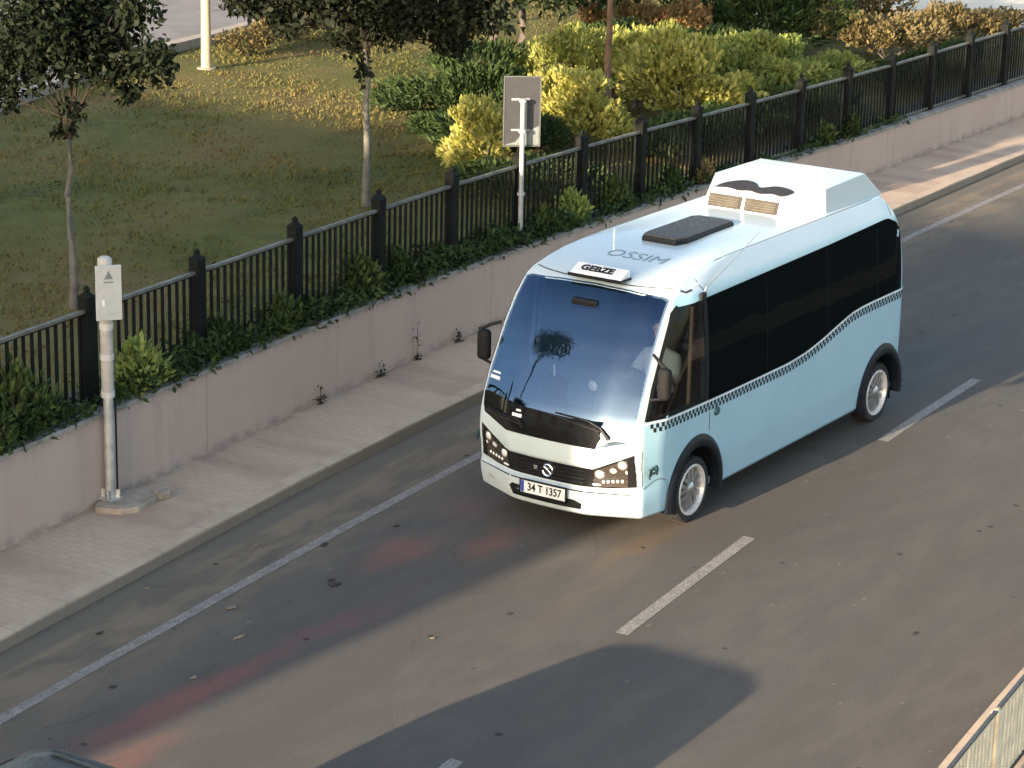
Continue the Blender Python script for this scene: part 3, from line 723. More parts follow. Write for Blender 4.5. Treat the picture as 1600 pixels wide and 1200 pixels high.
tm = text_mesh('OSSIM', .30, .001, 0.0); tm.transform(Matrix.Translation((.31, -.06, 0)) @ RT @ Matrix.Diagonal((.85, 1, 1, 1)))
for v in tm.vertices:
    p = drop(BVH, 'z', v.co.x, v.co.y, .003+max(0, v.co.z)); v.co = p
tm.materials.clear(); link('roof_text', tm, pm('grey_vinyl', (.20, .26, .30), .5), bus)
MB().tube([(.38, .26, 2.57), (.38, .26, 2.80)], [.009, .005], 8).build('roof_aerial', WHITEP, bus)
MB().tube([(.14, -.93, 2.33), (.20, -.94, 2.42), (.8, -.95, 2.62), (1.30, -.93, 2.78)], [.012, .008, .005, .004], 6).build('whip_aerial', pm('aerial_grey', (.20, .24, .26), .4), bus)
MB().box(.06, .16, -.975, -.935, 2.30, 2.38).build('aerial_bracket', BLACK, bus, bevel=.01)
# mirrors, wipers
for s, x in ((-1, -.90), (1, -.78)):
    mr = MB().box(x-.06, x+.05, 0.985 if s > 0 else -1.20, 1.125 if s > 0 else -1.07, 1.54, 1.86).build('mirror', FLATBLACK, bus, bevel=.045, seg=3, smooth=50)
    MB().tube([(x+.02, s*1.14, 1.84), (x+.06, s*1.02, 1.90), (x+.12, s*.93, 1.93)], .018, 8).build('mirror_arm', BLACK, mr)
    MB().tube([(x+.02, s*1.14, 1.55), (x+.02, s*.96, 1.50)], .015, 8).build('mirror_arm', BLACK, mr)
def on_front(y, z, off): return drop(BVH, 'x', y, z, off)
for P_, r in (([(-.66, 1.10), (-.56, 1.20), (-.42, 1.25), (-.05, 1.27)], .011), ([(.30, 1.06), (.36, 1.12), (.55, 1.13), (.80, 1.15)], .011)):
    wpo = MB().tube([on_front(y, z, .035) for y, z in P_], [.02, .014, .011, .009], 8).build('wiper', BLACK, bus)
    a, b = P_[1], P_[-1]
    MB().tube([on_front(a[0]+(b[0]-a[0])*t, a[1]-.035+(b[1]-a[1])*t, .018) for t in np.linspace(-.1, 1.1, 9)], .009, 6).build('wiper_blade', RUBBER, wpo)

# cab interior, seen through the glass
def sweep_dash():
    V = []; ys = np.linspace(-.93, .93, 15)
    for y in ys:
        q = drop(BVH, 'x', float(np.clip(y, -.88, .88)), 1.12, -.09); x0 = q.x
        V += [(x0, y, .98), (x0+.02, y, 1.10), (x0+.25, y, 1.20), (x0+.45, y, 1.20), (x0+.5, y, 1.0)]
    F = [(i*5+j, i*5+5+j, i*5+6+j, i*5+1+j) for i in range(14) for j in range(4)]
    return MB().add(V, F).build('dashboard', DASH, bus, smooth=50)
dash = sweep_dash()
MB().box(-1.02, -.80, -.86, -.60, 1.0, 1.175).build('sunlit_dash_corner', CREAM, dash, bevel=.03)  # added cream block, coloured as the sun patch in the glass corner
sw = MB(); n = 28; ring = []
Mw = Matrix.Translation((-.30, -.45, 1.45)) @ Matrix.Rotation(R(-32), 4, 'Y')
pts = [Mw @ Vector((0, .21*math.cos(2*math.pi*k/n), .21*math.sin(2*math.pi*k/n))) for k in range(n+1)]
sw.tube(pts, .014, 6, False); sw.tube([Mw @ Vector((0, -.2, 0)), Mw @ Vector((0, .2, 0))], .014, 6); sw.tube([Mw @ Vector((0, 0, -.2)), Mw @ Vector((0, 0, 0)), Mw @ Vector((-.35, 0, -.1))], .02, 6)
sw.build('steering_wheel', BLACK, bus, smooth=60)
tk = MB().box(-.86, -.76, .05, .30, 1.22, 1.50).build('ticket_machine', BLACK, bus, bevel=.02)
MB().box(-.84, -.78, .09, .26, 1.50, 1.54).build('machine_top', BLACK, tk, bevel=.01)
MB().tube([(-.83, .17, 1.53), (-.84, .17, 1.66)], .012, 8).build('card_reader', WHITEP, tk)
MB().lathe([(.0001, -.01), (.05, 0), (.0001, .02)], 'x', 20, (-.80, -.26, 1.50)).build('round_charm', WHITEP, bus, smooth=40)
MB().tube([(-.80, -.26, 1.45), (-.79, -.26, 1.21)], .008, 6).build('charm_stalk', BLACK, bus)
for (y, z) in ((.80, 1.44), (.40, 1.16)):
    q = drop(BVH, 'x', y, z, -.01); o = patch(BVH, 'windscreen_sticker', [(y-.07, z-.02), (y+.07, z-.02), (y+.07, z+.012), (y-.07, z+.012)], 'x', .0085, WHITEP, bus, .1, 0)
    o = patch(BVH, 'windscreen_sticker', [(y-.06, z+.035), (y+.05, z+.035), (y+.05, z+.055), (y-.06, z+.055)], 'x', .0085, WHITEP, bus, .1, 0)
MB().box(-.60, -.50, -.15, .15, 2.20, 2.30).build('interior_mirror', BLACK, bus, bevel=.02)
def seat(x, y, name='passenger_seat'):
    s_ = MB().box(x-.22, x+.22, y-.21, y+.21, 1.02, 1.14).build(name, SEATF, bus, bevel=.04, smooth=50)
    b_ = MB().box(-.06, .06, -.21, .21, 0, .62).build('seat_back', SEATF, s_, (x+.24, y, 1.10), bevel=.04, smooth=50); b_.rotation_euler.y = R(10)
    MB().box(-.04, .04, -.12, .12, .64, .80).build('headrest', SEATF, b_, bevel=.03)
seat(.18, -.47, 'driver_seat')
for x in (1.3, 2.2, 3.1, 3.9):
    for y in (-.75, -.3, .7): seat(x, y)
MB().tube([(.13, -.83, 1.0), (.13, -.83, 2.42)], .022, 8).build('grab_pole', pm('grab_pole', (.35, .25, .18), .4), bus)
#@@PART3

# ------------------------------------------------------------------ iron fence along the garden
fence_y = curve([(-40, 1.3), (-14, 4.2), (-3.2, 5.24), (.5, 5.57), (4, 5.88), (7.5, 6.07), (12, 6.1), (17, 6.17), (23, 6.3), (45, 6.6), (80, 5.7)])
POSTX = [-14.4, -12.5, -10.7, -8.8, -6.95, -5.1, -3.22, -1.33, .55, 2.35, 4.07, 5.75, 7.4, 9.02, 10.63, 12.3, 14.0, 15.7, 17.4, 19.1, 20.8, 22.5, 24.2, 25.9, 27.6, 29.3, 31.0]
fz = lambda x: float(gz(x))
def fence(name, postx, fy, zb, H, mat, railmat, lab, pick=.118, pw=.034, post=.064, cap=True):
    root = empty(name, (postx[0], float(fy(postx[0])), zb(postx[0]))); tag(root, lab, 'fence')
    o0 = Vector(root.location)
    for x in postx:
        y = float(fy(x)); z = zb(x); p = Vector((x, y, z))-o0; h = post
        mb = MB().box(p.x-h, p.x+h, p.y-h, p.y+h, p.z-.05, p.z+H-(0 if cap else .16))
        if cap:
            mb.add([(p.x-h*1.15, p.y-h*1.15, p.z+H), (p.x+h*1.15, p.y-h*1.15, p.z+H), (p.x+h*1.15, p.y+h*1.15, p.z+H), (p.x-h*1.15, p.y+h*1.15, p.z+H), (p.x, p.y, p.z+H+.07)],
                   [(0, 1, 2, 3), (0, 1, 4), (1, 2, 4), (2, 3, 4), (3, 0, 4)])
            mb.lathe([(.001, p.z+H+.03), (.034, p.z+H+.06), (.034, p.z+H+.09), (.001, p.z+H+.12)], 'z', 8, (p.x, p.y, 0))
        mb.build('post', mat, root)
    for a, b in zip(postx[:-1], postx[1:]):
        pa = Vector((a, float(fy(a)), zb(a)))-o0; pb = Vector((b, float(fy(b)), zb(b)))-o0; L = (pb-pa).length; d = (pb-pa)/L
        ang = math.atan2(d.y, d.x); sl = math.asin(d.z)
        M_ = Matrix.Translation(pa) @ Matrix.Rotation(ang, 4, 'Z') @ Matrix.Rotation(-sl, 4, 'Y')
        e = post+.002
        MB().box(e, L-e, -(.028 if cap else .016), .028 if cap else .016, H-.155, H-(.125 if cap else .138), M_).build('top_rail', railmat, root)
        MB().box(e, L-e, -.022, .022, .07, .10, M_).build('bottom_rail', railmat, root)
        mb = MB(); n = int((L-2*e)/pick)
        mb.box(e+.001, L-e-.001, -.012, .012, H-.175, H-.158, M_)
        for k in range(n):
            x = e+(k+.5)*(L-2*e)/n+random.uniform(-.006, .006)
            mb.box(x-pw/2, x+pw/2, -.011, .0105, .09, H-.16, M_)
        mb.build('picket_panel', mat, root)
    return root
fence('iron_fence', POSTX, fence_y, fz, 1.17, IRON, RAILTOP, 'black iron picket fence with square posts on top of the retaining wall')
NX = [-9.2, -7.6, -6.0, -4.45, -2.9, -1.3, .3, 1.9]
CREAMM = pm('cream_slat_paint', (.72, .63, .46), .6, var=.15, scale=7)
NEARF = lambda x: near_y(x)-.54
fence('slatted_railing', NX, NEARF, lambda x: .11, .92, CREAMM, pm('dark_handrail', (.06, .055, .05), .5, .3), 'cream slatted metal railing with dark handrail on the near sidewalk', pick=.098, pw=.062, post=.035, cap=False)

# ------------------------------------------------------------------ foliage
def leaf_mat(name, c1, c2, trans=.3, rough=.6):
    b = NB(name); t = b.t; g = b.n('ShaderNodeNewGeometry')
    c = b.mix(g.outputs['Random Per Island'], c1, c2)
    c = b.mix(b.math('MULTIPLY', b.smooth(b.noise(b.tc.outputs['Object'], 2.2, 3), .4, .65), .45), c, tuple(x*.55 for x in c1))
    b.color(c); S(b.b, 'Roughness', rough); S(b.b, 'Specular IOR Level', .12)
    tr = b.n('ShaderNodeBsdfTranslucent'); b.l(c, tr.inputs[0])
    mx = b.n('ShaderNodeMixShader'); mx.inputs[0].default_value = trans
    b.l(b.b.outputs[0], mx.inputs[1]); b.l(tr.outputs[0], mx.inputs[2]); b.l(mx.outputs[0], b.out.inputs[0]); return b.m
def leaf_mesh(name, P, size, rng, aspect=.5, droop=.3, updir=None):
    """P: n x 3 leaf positions; each leaf a folded rhombus"""
    n = len(P); d = rng.normal(size=(n, 3)); d[:, 2] -= droop
    if updir is not None: d = d*.6+updir
    d /= np.linalg.norm(d, axis=1)[:, None]+1e-9
    s = rng.normal(size=(n, 3)); s -= (s*d).sum(1)[:, None]*d; s /= np.linalg.norm(s, axis=1)[:, None]+1e-9
    L = size*rng.uniform(.6, 1.3, n)[:, None]; W = L*aspect*.5; nn = np.cross(d, s)*L*.10
    V = np.stack([P, P+d*L*.45+s*W+nn, P+d*L, P+d*L*.45-s*W+nn], 1).reshape(-1, 3)
    F = np.arange(n*4).reshape(n, 4)
    return npmesh(name, V, F)
def blob_points(blobs, n, rng, shell=.55):
    B = np.array(blobs, float); w_ = (B[:, 3]*B[:, 4]*B[:, 5])**(2/3); idx = rng.choice(len(B), n, p=w_/w_.sum())
    u = rng.normal(size=(n, 3)); u /= np.linalg.norm(u, axis=1)[:, None]
    r = (shell+(1-shell)*rng.random(n)**.7)
    bump = 1+.18*np.sin(u[:, 0]*7+idx)*np.sin(u[:, 1]*6+idx*2)+.1*np.sin(u[:, 2]*11+idx)
    return B[idx, :3]+u*(r*bump)[:, None]*B[idx, 3:6]
DARKBARK = pm('shaded_branch_bark', (.030, .025, .020), .9, var=.3, spec=.1)  # branch bark darkened to carry the shade inside the crowns
def tree(loc, label, h_fork, crown, n, leaf, lmat, bmat, tr=.05, seed=1, cat='tree', lean=(0, 0), group=None, aspect=.55):
    rng = np.random.default_rng(seed); root = empty('tree', loc); tag(root, label, cat, group)
    t = MB(); pts = []; top = Vector((lean[0], lean[1], h_fork))
    for k in range(7):
        q = top*(k/6); q += Vector((rng.normal()*.012, rng.normal()*.012, 0))*(k > 0); pts.append(q)
    t.tube(pts, [tr*(1.35 if k == 0 else 1.05-.06*k) for k in range(7)], 9); t.build('trunk', bmat, root, smooth=60)
    br = MB()
    for b in crown:
        c = Vector(b[:3]); m = top.lerp(c, .5)+Vector((rng.normal()*.08, rng.normal()*.08, .08))
        m.x *= .45; m.y *= .45; br.tube([top-Vector((0, 0, .05)), top+Vector((m.x*.3, m.y*.3, .25)), m, c], [tr*.5, tr*.38, tr*.26, tr*.1], 6)
        for k in range(6):
            e = c+Vector(rng.normal(size=3))*b[3]*.5; br.tube([m.lerp(c, rng.uniform(.2, 1)), e], [tr*.13, tr*.05], 5)
    br.build('branches', DARKBARK, root, smooth=60)
    P = blob_points(crown, n, rng, .25)
    cr = link('crown', leaf_mesh('crown', P, leaf, rng, aspect, .5), lmat, root)
    return root
def shrub(loc, label, blobs, n, leaf, lmat, seed, cat='bush', group=None, name='shrub', aspect=.5, up=.4, shell=.6, stems=5):
    rng = np.random.default_rng(seed); root = empty(name, loc); tag(root, label, cat, group)
    clumps = []                                          # break each mass into rosettes with gaps between them
    for b in blobs:
        clumps.append((b[0], b[1], b[2], b[3]*.72, b[4]*.72, b[5]*.72))
        for k in range(11):
            u = rng.normal(size=3); u /= np.linalg.norm(u); u[2] = abs(u[2])*.9-.15; f_ = rng.uniform(.75, 1.0); c_ = rng.uniform(.26, .42)
            clumps.append((b[0]+u[0]*b[3]*f_, b[1]+u[1]*b[4]*f_, b[2]+u[2]*b[5]*f_, b[3]*c_, b[4]*c_, b[5]*c_*.9))
    P = blob_points(clumps if name == 'shrub' else blobs, n, rng, shell); P[:, 2] = np.abs(P[:, 2])
    B = np.array(blobs); cen = B[:, :3].mean(0); cen[2] *= .3
    dirs = P-cen; dirs /= np.linalg.norm(dirs, axis=1)[:, None]+1e-6; dirs[:, 2] += up
    link('foliage', leaf_mesh('foliage', P, leaf, rng, aspect, 0, dirs), lmat, root)
    st = MB()
    for k in range(stems):
        b = blobs[k % len(blobs)]; e = Vector((b[0]+rng.normal()*b[3]*.3, b[1]+rng.normal()*b[4]*.3, b[2]+b[5]*.3))
        st.tube([(rng.normal()*.04, rng.normal()*.04, -.03), e*.5, e], [.022, .015, .006], 5)
    st.build('stems', BARK, root)
    return root
MAPLE = leaf_mat('dark_maple_leaf', (.008, .014, .007), (.019, .025, .012), .10)
MAPLE2 = leaf_mat('dark_lime_leaf', (.010, .015, .008), (.026, .030, .016), .10)
GOLD = leaf_mat('golden_leaf', (.33, .34, .07), (.62, .56, .19), .45)
GOLD2 = leaf_mat('yellow_green_leaf', (.25, .29, .065), (.48, .47, .15), .45)
LIME = leaf_mat('fresh_green_leaf', (.22, .28, .07), (.40, .45, .14), .4)
JUNI = leaf_mat('juniper_needles', (.035, .065, .022), (.085, .12, .035), .12)
DEEP = leaf_mat('deep_green_leaf', (.028, .05, .018), (.06, .095, .03), .15)
MID = leaf_mat('mid_green_leaf', (.045, .075, .022), (.105, .14, .045), .2)
ORANGE = leaf_mat('orange_leaf', (.27, .145, .055), (.38, .26, .10), .25)
BROWNL = leaf_mat('bronze_leaf', (.14, .110, .048), (.23, .185, .085), .25)
SHADEL = leaf_mat('shadow_green_leaf', (.016, .026, .012), (.038, .05, .022), .1)
# the street trees in the lawn
tree((-.38, 8.1, fz(0)-.02), 'slim dark-leaved tree nearest the left edge of the picture', 2.0,
     [(-.15, .45, 2.95, .62, .62, .45), (.1, -.45, 3.05, .62, .62, .45), (-.5, -.1, 3.4, .7, .7, .6), (.45, .1, 3.5, .7, .7, .6), (0, 0, 4.1, .85, .85, .7), (.3, -.95, 2.95, .36, .36, .3), (-.3, 1.0, 2.75, .42, .42, .4), (.02, .08, 2.12, .13, .20, .14), (0, -.06, 2.38, .16, .2, .16), (0, .0, 3.2, .7, .8, .5), (.1, -1.25, 3.1, .2, .22, .2), (.2, -.75, 2.6, .2, .2, .16), (-.3, .75, 2.45, .26, .26, .2), (0, -1.05, 3.6, .3, .3, .25), (-.3, 1.35, 3.2, .3, .3, .3)],
     11500, .10, MAPLE, PALEBARK, .048, 3)
tree((6.3, 8.86, fz(6)-.02), 'dark-leaved tree with a grey trunk in the middle of the lawn', 2.2,
     [(-.35, .9, 2.95, .75, .75, .45), (.2, -.2, 2.6, .55, .5, .4), (.1, -.95, 2.9, .75, .7, .5), (-.2, .1, 3.3, .95, .95, .7), (.2, 0, 3.6, .8, .9, .5), (0, .05, 1.95, .11, .12, .25), (-.5, 1.6, 2.8, .45, .45, .28), (.2, -1.7, 2.9, .5, .5, .4), (-.5, 2.1, 3.0, .25, .25, .2), (-.3, 1.2, 2.5, .25, .3, .2), (.3, -1.2, 2.4, .28, .3, .22), (.1, .35, 2.35, .3, .3, .25)],
     16000, .105, MAPLE2, PALEBARK, .052, 5)
tree((12.9, 9.0, fz(12)-.02), 'tall tree with a rusty brown trunk rising through the golden bushes', 2.7,
     [(0, .3, 3.9, .9, .9, .6), (.1, -.6, 3.8, .8, .8, .6), (0, 0, 4.6, 1, 1, .7)], 2200, .12, MAPLE2, TERR, .062, 7)
tree((14.6, 12.3, fz(14)-.02), 'broad dark shade tree behind the juniper, its crown at the top edge', 1.4,
     [(0, 1.2, 2.2, 1.2, 1.2, .7), (.3, -1.1, 2.35, 1.2, 1.1, .7), (0, 0, 3.0, 1.6, 1.6, 1.0), (-.3, 2.2, 2.6, 1.1, 1.1, .8)], 7000, .15, SHADEL, BARK, .11, 9)
tree((18.3, 14.2, fz(18)-.02), 'dense dark tree at the back of the garden behind the orange bush', 1.2,
     [(0, 1.2, 2.0, 1.3, 1.3, .8), (.3, -1.2, 2.0, 1.3, 1.2, .8), (0, 0, 3.0, 1.7, 1.7, 1.0)], 6000, .15, SHADEL, BARK, .10, 11)

BL = lambda *a: [tuple(x) for x in a]
shrub((8.95, 8.75, fz(9)), 'small rounded golden bush beside the grey sign board', BL((0, 0, .55, .45, .45, .42), (.05, .12, .95, .33, .33, .27), (0, -.2, .8, .34, .34, .3), (-.05, .25, .35, .3, .3, .3)), 3400, .10, GOLD, 21)
shrub((8.35, 7.45, fz(8)), 'low green spreading shrub at the foot of the small golden bush', BL((0, 0, .28, .7, .65, .28), (-.1, .65, .22, .5, .5, .25), (.35, -.5, .25, .5, .45, .25)), 3200, .11, MID, 22, up=.2)
shrub((11.9, 8.95, fz(12)), 'golden bush between the sign board and the rusty brown trunk', BL((0, .1, .6, .55, .55, .5), (.1, -.35, .45, .5, .45, .4), (-.1, .35, .95, .4, .4, .35), (.0, -.25, 1.0, .35, .35, .3), (.1, -.7, .35, .4, .4, .33)), 5000, .11, GOLD, 23)
shrub((13.6, 10.4, fz(13)), 'taller yellow-green shrub behind the rusty brown trunk', BL((0, 0, .9, .6, .6, .6), (.2, -.3, 1.3, .5, .45, .4), (-.2, .5, .7, .5, .5, .5)), 3600, .09, GOLD2, 24)
shrub((14.7, 8.75, fz(15)), 'largest golden bush, to the right of the rusty brown trunk', BL((0, 0, .6, .85, .8, .5), (.45, -.6, .5, .7, .6, .45), (-.3, .45, 1.0, .55, .55, .42), (.15, -.25, 1.15, .55, .5, .35), (.3, .3, 1.3, .45, .45, .3)), 7500, .12, GOLD, 25)
shrub((17.2, 8.7, fz(17)), 'wide golden-green bush leaning on the fence, second from the largest', BL((0, 0, .5, .9, .75, .45), (.6, -.5, .45, .7, .6, .38), (-.4, .4, .85, .6, .55, .38), (.2, .1, 1.0, .5, .5, .3)), 7000, .12, GOLD2, 26)
shrub((19.4, 9.15, fz(19)), 'round light green bush between golden bush and bronze hedge', BL((0, 0, .48, .38, .38, .42), (.05, .02, .78, .28, .28, .25)), 2400, .08, LIME, 27)
shrub((20.9, 8.85, fz(21)), 'very low bright yellow-green bush just behind the fence', BL((0, 0, .2, .7, .42, .3), (.3, .25, .3, .42, .38, .25)), 2600, .085, GOLD2, 28)
shrub((22.6, 11.4, fz(22)), 'dark green feathery juniper at the top of the picture', BL((0, 0, .8, 1.3, 1.1, .7), (.3, -.9, .75, .8, .8, .6), (-.4, .9, .8, .9, .9, .7), (0, 0, 1.5, .9, .8, .5)), 7500, .20, JUNI, 29, aspect=.22, up=.5)
shrub((12.9, 7.5, fz(13)), 'low dark green bush filling the gap behind the fence below the rusty brown trunk', BL((0, 0, .3, .9, .6, .3), (1.0, .1, .3, .8, .6, .32), (-.8, -.1, .25, .6, .5, .26)), 5200, .12, MID, 41, up=.2)
shrub((16.3, 7.4, fz(16)), 'low green bush along the fence in front of the wide golden-green bush', BL((0, 0, .3, .9, .55, .3), (1.1, .1, .28, .9, .5, .3), (-.9, .0, .3, .6, .5, .3)), 5200, .12, MID, 42, up=.2)
shrub((16.0, 10.3, fz(16)), 'yellow-green shrub between the largest golden bush and the dark bush', BL((0, 0, .75, .8, .7, .6), (.2, -.4, 1.1, .6, .5, .4), (-.2, .5, .9, .6, .6, .45)), 5200, .12, GOLD2, 43)
shrub((18.9, 10.6, fz(19)), 'olive shrub below the orange bush and the feathery juniper', BL((0, 0, .6, .9, .7, .5), (.5, -.5, .6, .7, .6, .45), (-.4, .5, .7, .6, .6, .45)), 5200, .12, MID, 44)
shrub((21.4, 7.6, fz(21)), 'low grey-green bush against the fence below the bronze bushes', BL((0, 0, .3, .9, .5, .3), (1.2, .0, .3, 1.0, .5, .32), (2.4, .1, .3, .9, .5, .3)), 5200, .12, DEEP, 45, up=.2)
shrub((20.2, 12.6, fz(20)), 'orange autumn bush beside the feathery juniper', BL((0, 0, .7, .8, .75, .6), (.2, -.7, .9, .55, .5, .45), (-.2, .6, .8, .6, .6, .5)), 4200, .10, ORANGE, 30)
shrub((23.6, 9.1, fz(23)), 'olive and bronze bush behind the fence, left of the other bronze one', BL((0, .3, .55, .9, .7, .5), (.6, -.25, .5, .8, .6, .45), (-.4, .9, .7, .6, .6, .45)), 5400, .10, BROWNL, 31)
shrub((26.3, 8.5, fz(26)), 'bronze bush at the right end of the garden near the pale path', BL((0, .2, .5, .9, .7, .42), (.9, -.2, .42, .7, .6, .38), (-.6, .5, .6, .7, .6, .45)), 5000, .10, BROWNL, 32)
shrub((26.2, 11.6, fz(26)), 'tall bronze-leaved bush at the back near the pale path', BL((0, 0, .7, 1.2, 1.0, .6), (.6, -.9, .7, .9, .8, .6), (-.4, .9, .8, .9, .8, .6)), 5200, .11, BROWNL, 33)
shrub((12.6, 11.1, fz(13)), 'wide spreading green juniper in the shade of the trees', BL((0, 0, .55, 1.1, 1.0, .5), (-.4, .9, .45, .9, .9, .45), (.2, -1.0, .45, .9, .8, .42), (.2, .3, 1.0, .8, .8, .4)), 8000, .15, DEEP, 34, aspect=.26, up=.35)
shrub((10.4, 10.0, fz(10)), 'low dark juniper in front of the spreading green one', BL((0, 0, .35, .9, .8, .35), (.2, -.8, .35, .7, .7, .35)), 4200, .14, DEEP, 35, aspect=.26, up=.35)
shrub((17.0, 11.6, fz(17)), 'dark bush between the golden bush and the shade trees', BL((0, 0, .7, 1.0, .9, .65), (0, -.8, .5, .8, .7, .5)), 4200, .11, DEEP, 36)
shrub((16.0, 18.9, fz(16)), 'bronze low hedge plants along the far road kerb', BL((0, 0, .25, 1.0, .4, .3), (1.4, .3, .3, 1.0, .4, .35), (2.8, .5, .3, .9, .4, .35)), 4200, .09, BROWNL, 37)

# ground cover over the wall edge, and the plants one can tell apart in it
rng = np.random.default_rng(77); n = 26000
xs = -15+33*rng.random(n)**.9; ty = rng.random(n)
dens = .5+.5*np.sin(xs*1.7+1)*np.sin(xs*.63)+.35*np.sin(xs*4.1)
keep = (rng.random(n) < np.clip(dens*.8+.45, .05, 1)*np.interp(xs, [-15, 6, 10, 18], [1, 1, .3, .12])); xs, ty, dens = xs[keep], ty[keep], dens[keep]
yy = wall_y(xs)-.03+ty*(fence_y(xs)+.22-wall_y(xs)); hh = gz(xs)+.02+rng.random(len(xs))*(.16+.16*dens)*np.interp(xs, [-15, 5, 9], [1.25, 1, .6])
P = np.stack([xs, yy, hh], 1)
o = link('ground_cover', leaf_mesh('ground_cover', P, .105, rng, .42, -.2), DEEP); tag(o, 'dark green ground cover spilling over the top of the wall', 'ground cover', kind='stuff')
plants = [(-6.3, .10, .42, DEEP, 'dark plant'), (-4.4, .12, .55, MID, 'climbing plant at the left edge, leaning through the fence'), (-5.0, -.0, .36, MID, 'leafy plant at the left edge hanging over the wall'), (-2.55, .02, .42, LIME, 'light green plant just right of the near bus stop pole'),
          (-1.0, .08, .33, DEEP, 'dark plant under the second fence post'), (.2, .05, .30, MID, 'green plant below the third fence post from the left'), (1.9, .12, .42, MID, 'fern-like plant left of the fence post in the middle of the picture'),
          (2.75, .10, .36, DEEP, 'bushy dark plant on the wall left of the bus mirror'), (6.25, .05, .28, MID, 'small green plant at the foot of the grey sign pole'), (7.05, .08, .36, LIME, 'fresh green plant right of the grey sign pole'),
          (8.25, .1, .34, MID, 'leafy plant against the fence above the bus roof sign'), (9.9, .1, .28, DEEP, 'small dark round plant against the fence above the roof hatch'), (10.8, .05, .26, BROWNL, 'brownish plant against the fence near the bus air conditioner'),
          (14.9, .02, .26, MID, 'dusty green plant on the wall to the right of the bus roof'), (15.8, .02, .30, DEEP, 'rightmost low plant hanging over the wall beyond the bus')]
for i, (x, dy, r, m_, lab) in enumerate(plants):
    if lab == 'dark plant': lab = 'dark plant outside the left edge of the planting strip'
    y = float(wall_y(x))+.12+dy; lf = .10 if m_ is not DEEP else .09
    shrub((x, y, fz(x)), lab, BL((0, 0, r*.6, r*.75, r*.5, r*.6), (r*.5, .03, r*.45, r*.5, r*.4, r*.42), (-r*.5, .0, r*.4, r*.45, r*.4, r*.4), (0, .05, r*1.05, r*.35, r*.35, r*.35)), int(420+r*1500), lf, m_, 50+i, cat='plant', name='plant', aspect=.42, up=.5, shell=.35, stems=4)

# grass
rng = np.random.default_rng(5); n = 120000
gx = -8+44*rng.random(n); gy = 5.6+16*rng.random(n)
gk = (gy > fence_y(gx)+.15) & (gy < np.interp(gx, [p[0] for p in FK], [p[1] for p in FK])-.1) & (gx < 28.8)
gx, gy = gx[gk], gy[gk]; cl = np.sin(gx*3.1+np.sin(gy*2.3)*2)*np.sin(gy*3.7+gx); k2 = rng.random(len(gx)) < .35+.65*(cl > -.1); gx, gy, cl = gx[k2], gy[k2], cl[k2]
n = len(gx); z0 = gz(gx); h = (.018+.026*rng.random(n))*(1+.5*(cl > .3)); a = rng.random(n)*6.283; bw = .010+.012*rng.random(n)
dx, dy = np.cos(a), np.sin(a); lx, ly = rng.normal(size=n)*.03, rng.normal(size=n)*.03
V = np.stack([np.stack([gx-dx*bw, gy-dy*bw, z0-.01], 1), np.stack([gx+dx*bw, gy+dy*bw, z0-.01], 1), np.stack([gx+lx, gy+ly, z0+h], 1)], 1).reshape(-1, 3)
o = link('grass', npmesh('grass', V, np.arange(n*3).reshape(n, 3)), lawn_mat('grass_blades', 1.1)); tag(o, 'short patchy grass, green and dry brown', 'grass', kind='stuff')

# ------------------------------------------------------------------ poles and signs
st = empty('bus_stop_pole', (-3.36, 4.855, .18)); tag(st, 'grey bus stop pole with small white board, standing on a concrete slab by the wall', 'bus stop sign'); st.scale = (1, 1, 1.045)
MB().tube([(0, 0, 0), (0, 0, 1.05)], .050, 20).build('lower_pole', GALV, st, smooth=40)
MB().tube([(.072, -.03, 0), (.072, -.03, 1.0)], .010, 8).build('conduit', BLACK, st)
MB().tube([(0, 0, 1.05), (0, 0, 2.32)], .062, 24).build('upper_pole', pm('pale_pole_paint', (.38, .37, .355), .5, var=.15), st, smooth=40)
for z in (1.05, 1.42, 1.72): MB().tube([(0, 0, z-.03), (0, 0, z+.03)], .069, 24).build('pole_collar', pm('white_band', (.50, .50, .48), .5), st, smooth=40)
MB().lathe([(.0001, 2.40), (.045, 2.395), (.070, 2.375), (.073, 2.31), (.068, 2.29)], 'z', 24).build('pole_cap', pm('cap_white', (.42, .42, .39), .5), st, smooth=50)
MB().box(-.09, .09, -.09, .09, -.005, .012).build('base_plate', GALV, st)
for k in range(4): MB().box(-.006, .006, .055, .10, .01, .09, Matrix.Rotation(math.pi/2*k+.5, 4, 'Z')).build('gusset', GALV, st)
bd = MB().box(-.128, .128, -.016, .016, 0, .53).build('sign_board', pm('board_white', (.44, .45, .46), .45, var=.06), st, (.0, -.10, 1.80), bevel=.006)
bd.rotation_euler.z = R(-36); bd.location = (-.045, -.085, 1.80)
tri = MB(); tri.add([(-.045, -.018, .40), (.045, -.018, .40), (.0, -.018, .485), (-.045, -.0165, .40), (.045, -.0165, .40), (.0, -.0165, .485)], [(0, 1, 2), (3, 4, 5), (0, 1, 4, 3), (1, 2, 5, 4), (2, 0, 3, 5)])
tri.build('sign_symbol', pm('faded_symbol', (.16, .16, .17), .6), bd)
MB().box(-.05, .05, -.018, -.0165, .365, .378).build('sign_text_line', pm('faded_symbol', (.16, .16, .17), .6), bd)
MB().box(-.07, -.045, -.018, -.0165, .14, .20).build('sticker', WHITEP, bd)
MB().box(-.02, .07, -.018, -.0165, .06, .068).build('sign_text_line', pm('pale_symbol', (.33, .33, .34), .6), bd)
sl_ = poly_extrude('concrete_slab', [(-3.66, 4.80), (-3.55, 4.55), (-3.38, 4.46), (-2.98, 4.52), (-2.90, 4.66), (-2.93, 4.88), (-3.1, 4.93), (-3.55, 4.88)], .10, .178, CONC, None, .012)
